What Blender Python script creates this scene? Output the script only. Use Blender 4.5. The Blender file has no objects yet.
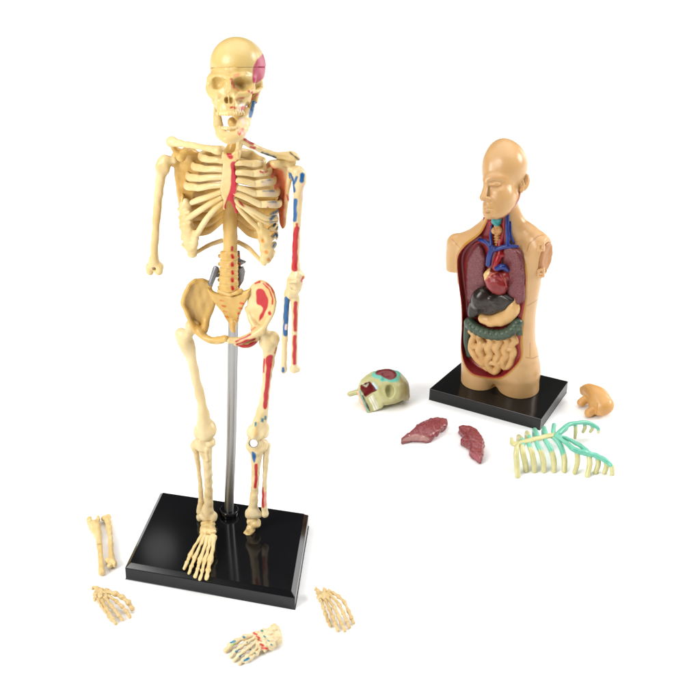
import bpy, math, random
import numpy as np
import openvdb as vdb

random.seed(4)
U = 0.0004                      # metres in one modelling unit
C = bpy.context.scene.collection
FOC, TILT, CAMH, CX = 1400.0, math.radians(32), 900.0, 280.0   # the lens is shifted: its axis meets the picture at CX
EYE = np.array([0, 0, CAMH])
RT = np.array([1.0, 0, 0])
UP = np.array([0, math.sin(TILT), math.cos(TILT)])
FW = np.array([0, math.cos(TILT), -math.sin(TILT)])
ZZ = np.array([0, 0, 1.0])


def ray(px, py):
    return RT * (px - CX) / FOC + UP * (350 - py) / FOC + FW


def sc(p):
    return float((np.asarray(p) - EYE) @ FW) / FOC


def project(v):
    d = v - EYE
    z = d @ FW
    return np.stack([CX + FOC * (d @ RT) / z, 350 - FOC * (d @ UP) / z], 1)


# ---------------------------------------------------------------- frames
class Plane:                    # upright plane of a figure; n is the distance in front of it
    def __init__(s, O, N):
        s.O = np.asarray(O, float)
        s.N = np.asarray(N, float) / np.linalg.norm(N)
        s.R = np.cross(ZZ, s.N); s.R /= np.linalg.norm(s.R)
        s.axes = np.stack([s.R, ZZ, s.N])

    def P(s, px, py, n=0):
        r = ray(px, py)
        n = n * 1.0
        return EYE + r * ((s.O + s.N * n - EYE) @ s.N) / (r @ s.N)


class View:                     # frame of a head whose face is turned up towards the lens
    def __init__(s, O):
        s.d0 = float((np.asarray(O) - EYE) @ FW)
        s.axes = np.stack([RT, UP, -FW])

    def P(s, px, py, n=0):
        return EYE + ray(px, py) * (s.d0 - n)


class Ground:                   # lying things: the third number is the height above the floor
    axes = np.stack([RT, np.array([0, 1.0, 0]), ZZ])

    def P(s, px, py, z=0):
        r = ray(px, py)
        return EYE + r * (z - CAMH) / r[2]


GR = Ground()


def spline(P, R, per=6):
    P = np.asarray(P, float); R = np.asarray(R, float)
    if len(P) < 3:
        t = np.linspace(0, 1, 3)[:, None]
        return P[0] + (P[-1] - P[0]) * t, R[0] + (R[-1] - R[0]) * t[:, 0]
    Q = np.vstack([2 * P[0] - P[1], P, 2 * P[-1] - P[-2]])
    out, rr = [], []
    for i in range(len(P) - 1):
        p0, p1, p2, p3 = Q[i:i + 4]
        for t in np.arange(per) / per:
            out.append(.5 * (2 * p1 + (p2 - p0) * t + (2 * p0 - 5 * p1 + 4 * p2 - p3) * t * t + (3 * p1 - p0 - 3 * p2 + p3) * t ** 3))
            tt = t * t * (3 - 2 * t)
            rr.append(R[i] * (1 - tt) + R[i + 1] * tt)
    out.append(P[-1]); rr.append(R[-1])
    return np.array(out), np.array(rr)


def poly_sd(x, y, P):           # signed distance to a closed polygon
    d = np.full(x.shape, 1e9); ins = np.zeros(x.shape, bool)
    n = len(P)
    for i in range(n):
        ax, ay = P[i]; bx, by = P[(i + 1) % n]
        ex, ey = bx - ax, by - ay
        wx, wy = x - ax, y - ay
        t = np.clip((wx * ex + wy * ey) / (ex * ex + ey * ey + 1e-9), 0, 1)
        d = np.minimum(d, (wx - ex * t) ** 2 + (wy - ey * t) ** 2)
        c = (ay > y) != (by > y)
        xi = ax + (y - ay) * ex / (ey if abs(ey) > 1e-9 else 1e-9)
        ins ^= c & (x < xi)
    d = np.sqrt(d)
    return np.where(ins, -d, d)


def smooth_poly(P, per=5):
    P = np.asarray(P, float)
    n = len(P); out = []
    for i in range(n):
        p0, p1, p2, p3 = P[i - 1], P[i], P[(i + 1) % n], P[(i + 2) % n]
        for t in np.arange(per) / per:
            out.append(.5 * (2 * p1 + (p2 - p0) * t + (2 * p0 - 5 * p1 + 4 * p2 - p3) * t * t + (3 * p1 - p0 - 3 * p2 + p3) * t ** 3))
    return np.array(out)


# ---------------------------------------------------------------- sculpting with distance fields
class Sculpt:
    def __init__(s, fr):
        s.fr, s.ops = fr, []

    def _add(s, fn, lo, hi, k, mode):
        s.ops.append((fn, np.asarray(lo, float), np.asarray(hi, float), k, mode))
        return s

    def ball(s, pt, r, k=2.0, sub=False, turn=0.0, roll=0.0, n=0):
        c = s.fr.P(*pt)
        q = sc(c)
        r = np.array([r, r, r] if np.isscalar(r) else r, float) * q
        A = s.fr.axes.copy()
        if roll:                # in the picture plane
            a, b = A[0].copy(), A[1].copy()
            A[0] = a * math.cos(roll) + b * math.sin(roll); A[1] = b * math.cos(roll) - a * math.sin(roll)
        if turn:                # about the upright axis
            a, b = A[0].copy(), A[2].copy()
            A[0] = a * math.cos(turn) - b * math.sin(turn); A[2] = b * math.cos(turn) + a * math.sin(turn)

        def fn(X, Y, Z):
            l = [(A[i][0] * (X - c[0]) + A[i][1] * (Y - c[1]) + A[i][2] * (Z - c[2])) / r[i] for i in range(3)]
            k0 = np.sqrt(l[0] ** 2 + l[1] ** 2 + l[2] ** 2)
            k1 = np.sqrt((l[0] / r[0]) ** 2 + (l[1] / r[1]) ** 2 + (l[2] / r[2]) ** 2) + 1e-9
            return np.maximum(k0 * (k0 - 1) / k1, (k0 - 1) * r.min())
        e = np.sqrt(sum((A[i] * r[i]) ** 2 for i in range(3)))
        return s._add(fn, c - e, c + e, k * q, 'sub' if sub else 'add')

    def chain(s, pts, rad, k=1.5, sub=False, flat=None, per=6, raw=False):
        P = np.array(pts, float) if raw else np.array([s.fr.P(*p) for p in pts])
        rad = [rad] * len(pts) if np.isscalar(rad) else rad
        R = np.array([r * sc(p) for r, p in zip(rad, P)])
        S, rr = spline(P, R, per)
        A = np.eye(3)
        if flat:
            a = s.fr.axes[flat[0]]
            A = np.eye(3) + (1 / flat[1] - 1) * np.outer(a, a)
        T = S @ A.T
        m = rr.max()

        g0 = m * (max(1, flat[1]) if flat else 1) + k * sc(P[0]) + 3.0

        def fn(X, Y, Z):
            full = np.full(np.broadcast_shapes(X.shape, Y.shape, Z.shape), 30.0, np.float32)
            ax = (X[:, 0, 0], Y[0, :, 0], Z[0, 0, :])
            for i in range(len(T) - 1):
                lo_, hi_ = np.minimum(S[i], S[i + 1]) - g0, np.maximum(S[i], S[i + 1]) + g0
                sl = tuple(slice(int(np.searchsorted(ax[j], lo_[j])), int(np.searchsorted(ax[j], hi_[j]))) for j in range(3))
                if any(q.stop <= q.start for q in sl):
                    continue
                xs, ys, zs = X[sl[0]], Y[:, sl[1]], Z[:, :, sl[2]]
                if flat:
                    x = A[0, 0] * xs + A[0, 1] * ys + A[0, 2] * zs
                    y = A[1, 0] * xs + A[1, 1] * ys + A[1, 2] * zs
                    z = A[2, 0] * xs + A[2, 1] * ys + A[2, 2] * zs
                else:
                    x, y, z = xs, ys, zs
                a, b = T[i], T[i + 1]
                e = b - a; L = e @ e + 1e-9
                t = np.clip(((x - a[0]) * e[0] + (y - a[1]) * e[1] + (z - a[2]) * e[2]) / L, 0, 1)
                d = np.sqrt((x - a[0] - t * e[0]) ** 2 + (y - a[1] - t * e[1]) ** 2 + (z - a[2] - t * e[2]) ** 2) - (rr[i] + (rr[i + 1] - rr[i]) * t)
                if flat:
                    d = d * min(1.0, flat[1])
                full[sl] = np.minimum(full[sl], d)
            return full
        g = m * (max(1, flat[1]) if flat else 1)
        return s._add(fn, S.min(0) - g, S.max(0) + g, k * sc(P[0]), 'sub' if sub else 'add')

    def plate(s, poly, n0, th, k=1.5, sub=False, tilt=(0, 0), rnd=0.8, smooth=True, shift=0.0):
        """outline on the figure's plane, at depth n0, th thick; tilt changes depth along the two axes"""
        A = s.fr.axes
        pp = smooth_poly(poly) if smooth else np.asarray(poly, float)
        W = np.array([s.fr.P(x, y, n0) for x, y in pp])
        c = W.mean(0)
        for _ in range(2):      # follow the tilt so that the outline still falls where it was traced
            W = np.array([s.fr.P(x, y, n0 + tilt[0] * ((w - c) @ A[0]) + tilt[1] * ((w - c) @ A[1])) for (x, y), w in zip(pp, W)])
        q = sc(c)
        uv = np.stack([(W - c) @ A[0], (W - c) @ A[1]], 1)
        n_c = (np.array(s.fr.P(*pp.mean(0), n0)) - c) @ A[2]
        h = th * q / 2; rd = rnd * q

        def fn(X, Y, Z):
            x, y, z = X - c[0], Y - c[1], Z - c[2]
            u = A[0][0] * x + A[0][1] * y + A[0][2] * z
            v = A[1][0] * x + A[1][1] * y + A[1][2] * z
            w = A[2][0] * x + A[2][1] * y + A[2][2] * z - n_c - shift * q - tilt[0] * u - tilt[1] * v
            if u.ndim == 3:     # look the outline up in a fine raster
                st = .3
                u0, v0 = u.min() - 1, v.min() - 1
                gu = u0 + st * np.arange(int((u.max() - u0) / st) + 4); gv = v0 + st * np.arange(int((v.max() - v0) / st) + 4)
                gu, gv = gu.astype(np.float32), gv.astype(np.float32)
                G2 = poly_sd(gu[:, None] + 0 * gv[None], gv[None] + 0 * gu[:, None], uv).astype(np.float32)
                a_, b_ = (u - u0) / st, (v - v0) / st
                i_, j_ = a_.astype(np.int32), b_.astype(np.int32)
                a_ = a_ - i_; b_ = b_ - j_
                d2 = (G2[i_, j_] * (1 - a_) + G2[i_ + 1, j_] * a_) * (1 - b_) + (G2[i_, j_ + 1] * (1 - a_) + G2[i_ + 1, j_ + 1] * a_) * b_ + rd
            else:
                d2 = poly_sd(u, v, uv) + rd
            dn = np.abs(w) - h + rd
            return np.minimum(np.maximum(d2, dn), 0) + np.sqrt(np.maximum(d2, 0) ** 2 + np.maximum(dn, 0) ** 2) - rd
        W2 = W + A[2] * shift * q
        lo = (W2 - np.abs(A[2]) * h * 1.2 - 1).min(0)
        hi = (W2 + np.abs(A[2]) * h * 1.2 + 1).max(0)
        return s._add(fn, lo, hi, k * q, 'sub' if sub else 'add')

    def loft(s, rows, k=2.0):
        """rows: (py, left px, right px, half depth px, depth centre n) of an upright body, any order"""
        A = s.fr.axes
        K = []
        for py, xl, xr, b, n in rows:
            a, e = s.fr.P(xl, py, n), s.fr.P(xr, py, n)
            m = (a + e) / 2
            K.append((m[2], (m - s.fr.O) @ A[0], abs((e - a) @ A[0]) / 2, b * sc(m), n))
        K = np.array(sorted(K))
        zf = np.linspace(K[0, 0], K[-1, 0], 120)
        F = np.array([np.interp(zf, K[:, 0], K[:, j]) for j in range(1, 5)])
        ker = np.hanning(15); ker /= ker.sum()
        F = np.array([np.convolve(np.pad(f, 7, mode='edge'), ker, 'valid') for f in F])

        def fn(X, Y, Z):
            cu, a, b, cn = [np.interp(Z, zf, f) for f in F]
            x, y = X - s.fr.O[0], Y - s.fr.O[1]
            u = (A[0][0] * x + A[0][1] * y - cu) / a
            n = (A[2][0] * x + A[2][1] * y - cn) / b
            p = 2.3
            d = ((np.abs(u) ** p + np.abs(n) ** p) ** (1 / p) - 1) * np.minimum(a, b)
            return np.maximum(d, np.maximum(zf[0] - Z, Z - zf[-1]))
        g = (np.abs(A[0])[None] * (np.abs(F[0]) + F[1]).max() + np.abs(A[2])[None] * (F[2].max() + np.abs(F[3]).max()))[0]
        lo, hi = s.fr.O - g, s.fr.O + g
        lo[2], hi[2] = zf[0], zf[-1]
        return s._add(fn, lo, hi, k * sc(s.fr.O), 'add')

    def keep(s, fn):            # keep only where fn < 0
        s.ops.append((fn, None, None, 0, 'keep'))
        return s

    def lumps(s, amp, size, seed=0):
        s.ops.append(((amp, size, seed), None, None, 0, 'lumps'))
        return s

    def field(s, vox):
        lo = np.min([o[1] for o in s.ops if o[4] == 'add'], 0) - 3 * vox - 1.5
        hi = np.max([o[2] for o in s.ops if o[4] == 'add'], 0) + 3 * vox + 1.5
        n = np.ceil((hi - lo) / vox).astype(int) + 1
        ax = [(lo[i] + vox * np.arange(n[i])).astype(np.float32) for i in range(3)]
        F = np.full(n, 8.0 * vox + 4, np.float32)
        for fn, l, h, k, mode in s.ops:
            if mode == 'keep':
                X, Y, Z = np.meshgrid(*ax, indexing='ij', sparse=True)
                F = np.maximum(F, fn(X, Y, Z)).astype(np.float32)
                continue
            if mode == 'lumps':
                amp, size, seed = fn
                X, Y, Z = np.meshgrid(*ax, indexing='ij', sparse=True)
                rs = np.random.RandomState(seed)
                tot = 0
                for _ in range(5):
                    d = rs.normal(size=3); d /= np.linalg.norm(d)
                    w = 6.28 / (size * rs.uniform(.7, 1.5))
                    tot = tot + np.sin((X * d[0] + Y * d[1] + Z * d[2]) * w + rs.uniform(0, 6.28))
                F = (F + amp * tot / 2.2).astype(np.float32)
                continue
            m = k + 2.5 * vox
            i0 = np.clip(np.floor((l - m - lo) / vox).astype(int), 0, n - 1)
            i1 = np.clip(np.ceil((h + m - lo) / vox).astype(int) + 1, 1, n)
            sl = tuple(slice(a, b) for a, b in zip(i0, i1))
            X, Y, Z = np.meshgrid(*[ax[i][sl[i]] for i in range(3)], indexing='ij', sparse=True)
            T = fn(X, Y, Z).astype(np.float32)
            G = F[sl]
            if mode == 'sub':
                G, T = -G, T
            if k > 1e-6:
                hh = np.maximum(k - np.abs(G - T), 0) / k
                R = np.minimum(G, T) - hh * hh * k * .25
            else:
                R = np.minimum(G, T)
            F[sl] = -R if mode == 'sub' else R
        return F, lo

    def build(s, name, mat, parent, vox=0.7, paint=(), extra=None):
        F, lo = s.field(vox)
        F = np.clip(F, -3 * vox, 3 * vox)
        g = vdb.FloatGrid(3 * vox)
        g.copyFromArray(F)
        pts, quads = g.convertToQuads(0.0)
        V = pts.astype(float) * vox + lo
        return mesh_obj(name, V, quads[:, ::-1], mat, parent, paint, extra)


# ---------------------------------------------------------------- mesh objects
def top_of(o):
    while o is not None and o.parent is not None:
        o = o.parent
    return o


def mesh_obj(name, V, faces, mat, parent=None, paint=(), extra=None, smooth=True, loc=None):
    """V in modelling units, in the world; stored relative to the thing's own place"""
    V = np.asarray(V, float)
    base = np.array(top_of(parent).location) if parent is not None else (np.array(loc) * U if loc is not None else np.array([V[:, 0].mean(), V[:, 1].mean(), V[:, 2].min() / 1.0]) * U)
    me = bpy.data.meshes.new(name)
    me.from_pydata((V * U - base).tolist(), [], [list(map(int, f)) for f in faces])
    me.update()
    # faces outwards
    tri = np.array([f[:3] for f in faces]); a, b, c = V[tri[:, 0]], V[tri[:, 1]], V[tri[:, 2]]
    ctr = V.mean(0)
    if ((a - ctr) * np.cross(b - ctr, c - ctr)).sum() < 0:
        me.flip_normals(); me.update()
    if smooth:
        me.polygons.foreach_set('use_smooth', [True] * len(me.polygons))
    o = bpy.data.objects.new(name, me); C.objects.link(o)
    if parent is not None:
        o.parent = parent
    else:
        o.location = base
    me.materials.append(M[mat] if isinstance(mat, str) else mat)
    if (mat in PAINTED) or paint or extra:
        n = len(V)
        N = np.empty(n * 3, np.float32); me.vertex_normals.foreach_get('vector', N); N = N.reshape(n, 3)
        col = np.zeros((n, 4), np.float32)
        d = EYE - V; d /= np.linalg.norm(d, axis=1)[:, None]
        face = (N * d).sum(1)
        px = project(V)
        for st in paint:
            kind, pts, rad, c = st[:4]
            soft = st[4] if len(st) > 4 else .55
            lim = st[5] if len(st) > 5 else -.05
            P = np.asarray(pts, float)
            if kind == 's':
                D = np.full(n, 1e9)
                if len(P) == 1:
                    D = np.hypot(px[:, 0] - P[0, 0], px[:, 1] - P[0, 1])
                for i in range(len(P) - 1):
                    e = P[i + 1] - P[i]
                    t = np.clip(((px - P[i]) @ e) / (e @ e), 0, 1)
                    D = np.minimum(D, np.linalg.norm(px - P[i] - t[:, None] * e, axis=1))
                D = D - rad
            else:
                D = poly_sd(px[:, 0], px[:, 1], smooth_poly(P) if len(P) > 4 else P) - rad
            D = D + .2 * np.sin(px[:, 0] * .8 + px[:, 1] * .43 + 1) + .16 * np.sin(px[:, 1] * .57 - px[:, 0] * .31) if abs(rad) > .5 or kind == 'p' else D
            a = np.clip(.5 - D / (2 * soft), 0, 1) * (face > lim)
            col[:, :3] = np.where(a[:, None] > 0, col[:, :3] * (1 - a[:, None]) * (col[:, 3:] > 0) + np.array(c) * np.where(col[:, 3:] > 0, a[:, None], 1), col[:, :3])
            col[:, 3] = np.maximum(col[:, 3], a)
        if extra:
            extra(V, N, col)
        at = me.color_attributes.new('paint', 'FLOAT_COLOR', 'POINT')
        at.data.foreach_set('color', col.ravel())
    return o


def ring_tube(fr, pts, rad, flat=1.0, per=6, seg=16, upaxis=None, raw=False):
    """verts, faces of a swept tube; flat squeezes it across upaxis (a world direction kept as the long side)"""
    P = np.array(pts, float) if raw else np.array([fr.P(*p) for p in pts])
    rad = [rad] * len(pts) if np.isscalar(rad) else rad
    R = np.array([r * sc(p) for r, p in zip(rad, P)])
    S, rr = spline(P, R, per * 2)
    T = np.gradient(S, axis=0); T /= np.linalg.norm(T, axis=1)[:, None] + 1e-9
    upv = np.array(upaxis if upaxis is not None else [0.13, 0.2, 1.0], float)
    # round the ends
    S2, R2, T2 = [], [], []
    for j, f in ((0, (0.02, .45, .75, .94)),):
        for q in f:
            S2.append(S[0] - T[0] * rr[0] * math.sqrt(1 - q * q) * .8); R2.append(rr[0] * q); T2.append(T[0])
    for a, b, c in zip(S, rr, T):
        S2.append(a); R2.append(b); T2.append(c)
    for q in (.94, .75, .45, .02):
        S2.append(S[-1] + T[-1] * rr[-1] * math.sqrt(1 - q * q) * .8); R2.append(rr[-1] * q); T2.append(T[-1])
    V, F = [], []
    prev = None
    for a, b, t in zip(S2, R2, T2):
        u = upv - t * (upv @ t)
        if np.linalg.norm(u) < .15:
            u = prev if prev is not None else np.array([1.0, 0, 0])
            u = u - t * (u @ t)
        u /= np.linalg.norm(u)
        prev = u
        w = np.cross(t, u)
        for k in range(seg):
            an = 2 * math.pi * k / seg
            V.append(a + u * b * math.cos(an) + w * b * flat * math.sin(an))
    n = len(S2)
    for i in range(n - 1):
        for k in range(seg):
            F.append((i * seg + k, i * seg + (k + 1) % seg, (i + 1) * seg + (k + 1) % seg, (i + 1) * seg + k))
    F.append(tuple(range(seg))[::-1]); F.append(tuple(range((n - 1) * seg, n * seg)))
    return np.array(V), F


def tube(name, fr, pts, rad, mat, parent, paint=(), **kw):
    V, F = ring_tube(fr, pts, rad, **kw)
    return mesh_obj(name, V, F, mat, parent, paint)


def empty(name, p, parent=None):
    o = bpy.data.objects.new(name, None); C.objects.link(o)
    o.empty_display_size = .005
    if parent is None:
        o.location = np.asarray(p) * U
    else:
        o.parent = parent
    return o


def tag(o, label, cat, group=None):
    o['label'] = label; o['category'] = cat
    if group:
        o['group'] = group
    return o


# ---------------------------------------------------------------- materials
def lin(r, g, b):
    f = lambda c: (c / 255 / 12.92) if c / 255 <= .04045 else ((c / 255 + .055) / 1.055) ** 2.4
    return (f(r), f(g), f(b))


M = {}
PAINTED = set()


def material(name, col, col2=None, rough=.4, size=.012, paint=False, sss=0.0, metal=0.0, bump=0.0, bsize=.002, spec=.5, coat=0.0, kind='noise', vary=.5):
    m = bpy.data.materials.new(name); m.use_nodes = True
    nt = m.node_tree; N, L = nt.nodes, nt.links
    b = N['Principled BSDF']
    tc = N.new('ShaderNodeTexCoord')
    nz = N.new('ShaderNodeTexNoise'); nz.inputs['Scale'].default_value = 1 / size; nz.inputs['Detail'].default_value = 4
    L.new(tc.outputs['Object'], nz.inputs['Vector'])
    fac = nz.outputs['Fac']
    if kind == 'cells':
        vo = N.new('ShaderNodeTexVoronoi'); vo.feature = 'DISTANCE_TO_EDGE'; vo.inputs['Scale'].default_value = 1 / bsize
        wp = N.new('ShaderNodeVectorMath'); wp.operation = 'MULTIPLY_ADD'
        wp.inputs[1].default_value = (size * .5,) * 3
        L.new(nz.outputs['Color'], wp.inputs[0]); L.new(tc.outputs['Object'], wp.inputs[2]); L.new(wp.outputs[0], vo.inputs['Vector'])
        rp = N.new('ShaderNodeValToRGB'); rp.color_ramp.elements[0].position = .02; rp.color_ramp.elements[1].position = .12
        rp.color_ramp.elements[0].color = (1, 1, 1, 1); rp.color_ramp.elements[1].color = (0, 0, 0, 1)
        L.new(vo.outputs['Distance'], rp.inputs['Fac'])
        mu = N.new('ShaderNodeMath'); mu.operation = 'MULTIPLY'; L.new(rp.outputs[0], mu.inputs[0]); L.new(nz.outputs['Fac'], mu.inputs[1])
        fac = mu.outputs[0]
    else:
        rp = N.new('ShaderNodeValToRGB'); rp.color_ramp.elements[0].position = .5 - vary * .5; rp.color_ramp.elements[1].position = .5 + vary * .5
        L.new(nz.outputs['Fac'], rp.inputs['Fac']); fac = rp.outputs[0]
    mx = N.new('ShaderNodeMix'); mx.data_type = 'RGBA'
    mx.inputs['A'].default_value = (*col, 1); mx.inputs['B'].default_value = (*(col2 or [c * .82 for c in col]), 1)
    L.new(fac, mx.inputs['Factor'])
    out = mx.outputs['Result']
    if paint:
        PAINTED.add(name)
        at = N.new('ShaderNodeAttribute'); at.attribute_name = 'paint'
        m2 = N.new('ShaderNodeMix'); m2.data_type = 'RGBA'
        L.new(at.outputs['Alpha'], m2.inputs['Factor']); L.new(out, m2.inputs['A']); L.new(at.outputs['Color'], m2.inputs['B'])
        out = m2.outputs['Result']
    L.new(out, b.inputs['Base Color'])
    b.inputs['Roughness'].default_value = rough
    b.inputs['Metallic'].default_value = metal
    b.inputs['Specular IOR Level'].default_value = spec
    b.inputs['Coat Weight'].default_value = coat
    b.inputs['Coat Roughness'].default_value = .15
    if sss:
        b.inputs['Subsurface Weight'].default_value = sss
        b.inputs['Subsurface Radius'].default_value = (1, .68, .36)
        b.inputs['Subsurface Scale'].default_value = .0016
    if bump:
        n2 = N.new('ShaderNodeTexNoise'); n2.inputs['Scale'].default_value = 1 / bsize; n2.inputs['Detail'].default_value = 3
        L.new(tc.outputs['Object'], n2.inputs['Vector'])
        bp = N.new('ShaderNodeBump'); bp.inputs['Strength'].default_value = bump; bp.inputs['Distance'].default_value = bsize * .3
        L.new(n2.outputs['Fac'], bp.inputs['Height']); L.new(bp.outputs['Normal'], b.inputs['Normal'])
    M[name] = m
    return m


RED, BLUE, TEAL, PINK, SALMON = lin(172, 16, 28), lin(18, 86, 140), lin(28, 106, 116), lin(166, 42, 74), lin(196, 94, 54)
WHITE, OCHRE = lin(232, 220, 215), lin(196, 150, 60)
material('bone plastic', lin(218, 197, 148), lin(198, 166, 100), .36, .012, paint=True, sss=.08, bump=.3, bsize=.0016)
material('pale bone plastic', lin(216, 199, 160), lin(202, 176, 122), .38, .012, paint=True, sss=.08, bump=.3, bsize=.0016)
material('amber bone plastic', lin(208, 174, 104), lin(186, 144, 66), .36, .012, paint=True, sss=.08, bump=.3, bsize=.0016)
material('skull plastic', lin(210, 186, 126), lin(194, 162, 92), .33, .014, paint=True, sss=.08, bump=.2, bsize=.0016)
material('tan bone plastic', lin(208, 186, 138), lin(178, 148, 92), .42, .004, paint=True, sss=.25, bump=.4, bsize=.001)
material('tooth plastic', lin(222, 196, 138), lin(212, 178, 112), .3, .004, paint=True, sss=.2)
material('black gloss plastic', (.0035, .0035, .004), (.005, .005, .006), .085, .02, spec=.4)
material('black satin plastic', (.006, .006, .006), (.009, .009, .009), .14, .02, spec=.35)
material('brushed steel', (.38, .38, .38), (.35, .35, .35), .42, .03, metal=1.0)
material('grey metal', (.22, .22, .23), (.15, .15, .16), .4, .003, metal=.7)
material('skin plastic', lin(206, 166, 116), lin(194, 152, 100), .3, .02, paint=True, sss=.25, bump=.05, bsize=.0015)
material('tan skin plastic', lin(206, 158, 94), lin(194, 142, 78), .36, .012, paint=True, sss=.2)
material('lung plastic', lin(106, 48, 52), lin(138, 84, 86), .38, .003, kind='cells', bsize=.0012)
material('lung piece plastic', lin(124, 54, 56), lin(156, 92, 94), .34, .002, paint=True, kind='cells', bsize=.0013)
material('heart plastic', lin(158, 50, 46), lin(120, 32, 34), .3, .006, paint=True, bump=.2, bsize=.002)
material('liver plastic', lin(50, 40, 32), lin(36, 30, 26), .26, .006)
material('stomach plastic', lin(216, 176, 118), lin(204, 158, 98), .3, .008)
material('colon plastic', lin(70, 88, 68), lin(52, 66, 52), .34, .004)
material('intestine plastic', lin(214, 172, 114), lin(198, 150, 90), .34, .006)
material('vein plastic', lin(36, 58, 132), lin(24, 40, 104), .3, .004)
material('artery plastic', lin(168, 26, 32), lin(130, 18, 24), .3, .004)
material('larynx plastic', lin(52, 150, 148), lin(36, 118, 120), .3, .004)
material('trachea plastic', lin(206, 160, 100), lin(180, 120, 70), .35, .002)
material('grey bone plastic', lin(216, 200, 164), lin(200, 178, 132), .42, .004, paint=True, sss=.15, bump=.3, bsize=.001)
material('shaded socket plastic', lin(176, 124, 74), lin(164, 112, 62), .5, .01, paint=True)  # skin tan darkened to brown, the shade of the socket put into the colour
material('half skull plastic', lin(192, 190, 140), lin(164, 158, 106), .35, .008, paint=True, sss=.15)
material('rib piece plastic', lin(206, 202, 152), lin(186, 180, 122), .36, .006, paint=True, sss=.15)
material('white floor', (.93, .93, .93), (.92, .92, .92), .75, .2, spec=.1)

material('larynx teal plastic', lin(112, 186, 160), lin(88, 168, 142), .34, .006)
SKIN_CUT = lin(178, 130, 36)

# ================================================================ floor
me = bpy.data.meshes.new('floor')
me.from_pydata([(-3, -1.5, 0), (3, -1.5, 0), (3, 4.5, 0), (-3, 4.5, 0)], [], [(0, 1, 2, 3)])
fl = bpy.data.objects.new('floor', me); C.objects.link(fl); fl['kind'] = 'structure'; me.materials.append(M['white floor'])


def slab(name, inner, z_top, grow, z_rim, mat, parent, bev):
    """a plinth: top outline, sloping border, upright sides"""
    I = np.array([GR.P(x, y, z_top) for x, y in inner])
    ctr = I.mean(0)
    n = len(I); O = []
    for i in range(n):
        a, b, c = I[i - 1], I[i], I[(i + 1) % n]
        def off(p, q):
            e = q - p; nn = np.array([e[1], -e[0], 0]); nn /= np.linalg.norm(nn)
            if nn @ (p - ctr) < 0: nn = -nn
            return nn
        n1, n2 = off(a, b), off(b, c)
        m = (n1 + n2) / (1 + n1 @ n2)
        O.append(b + m * grow)
    O = np.array(O); O[:, 2] = z_rim
    B = O.copy(); B[:, 2] = 0
    V = np.vstack([I, O, B])
    F = [(0, 1, 2, 3), (11, 10, 9, 8)] + [(i, (i + 1) % 4, (i + 1) % 4 + 4, i + 4) for i in range(4)] + [(i + 4, (i + 1) % 4 + 4, (i + 1) % 4 + 8, i + 8) for i in range(4)]
    o = mesh_obj(name, V, F, mat, parent, smooth=False)
    md = o.modifiers.new('bevel', 'BEVEL'); md.width = bev * U; md.segments = 3; md.limit_method = 'ANGLE'; md.angle_limit = .3
    return o


# ================================================================ the skeleton
HT = 18.5
p1, p2 = GR.P(130.7, 562.1, HT), GR.P(290.8, 590.5, HT)
R0 = p2 - p1
POLE = GR.P(229, 514, HT)
SKN = np.cross(R0, ZZ); SKN /= np.linalg.norm(SKN)
S = Plane(POLE + SKN * 15, SKN)
sk = tag(empty('skeleton_model', [POLE[0], POLE[1], 0]), 'tall ivory skeleton figure with red and blue painted bones on a glossy black base', 'skeleton model')
slab('display_base', [(163.2, 493), (130.7, 562.1), (290.8, 590.5), (303.7, 514)], HT, 4.6, 14.2, 'black gloss plastic', sk, .5)

# pole, collar and clamp
pole = tube('pole', S, [(229, 514, -15), (229.6, 490, -15), (231.4, 440, -15), (232.6, 360, -15), (233.6, 300, -15), (234.5, 256, -15)], [4.6, 4.7, 4.9, 5.1, 5.2, 5.2], 'brushed steel', sk, seg=28)
cs = Sculpt(S)
cc = GR.P(229.2, 513.5, HT + .5)
cs.chain([cc, cc + ZZ * 1.5], [10, 10], raw=True, k=.1)
cs.chain([cc + ZZ * 1, cc + ZZ * 6], [7.5, 6.6], raw=True, k=1)
cs.keep(lambda X, Y, Z: np.maximum(HT - Z, Z - HT - 6.5) + 0 * X + 0 * Y)
cs.build('collar', 'black gloss plastic', pole, .5)
cl = Sculpt(S)
cl.chain([(216, 269, -3), (210.5, 284, 2)], [3.4, 2.6], flat=(2, .5)).chain([(238.5, 252, -8), (239.5, 268, -6)], 1.6)
cl.plate([(239.5, 259), (246.5, 262), (241, 265)], -4, 3, smooth=False, rnd=.3)
cl.plate([(238.5, 268), (243, 266.5), (245, 272), (243.5, 281), (239.5, 287), (238, 284)], -4, 4, smooth=False, rnd=.4).chain([(214, 275, -8), (242, 275, -8)], 2.4)
cl.build('pole_clamp', 'grey metal', sk, .5)

# ---- skull (its face is turned up to the lens)
SV = View(S.P(237, 85, 6))
cutf = lambda x, y, t: y - (69.3 - .02 * (x - 211) + .25 * (t - 4))


def skull_split(sign, gap):
    O = SV.P(237, 69, 0); q = sc(O)

    def fn(X, Y, Z):
        x = (RT[0] * (X - O[0]) + RT[1] * (Y - O[1]) + RT[2] * (Z - O[2])) / q + 237
        y = 69 - (UP[0] * (X - O[0]) + UP[1] * (Y - O[1]) + UP[2] * (Z - O[2])) / q
        t = -(FW[0] * (X - O[0]) + FW[1] * (Y - O[1]) + FW[2] * (Z - O[2])) / q
        return sign * (y - (69.3 - .02 * (x - 211) + .21 * (t - 6))) * .95 * q + gap
    return fn


def cranium(s):
    s.ball((238, 66.5, -9), (27.6, 28.8, 32), turn=-.3, k=4)
    s.ball((236, 62, 5), (24.8, 24, 22), turn=-.3, k=6)
    return s


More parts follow.
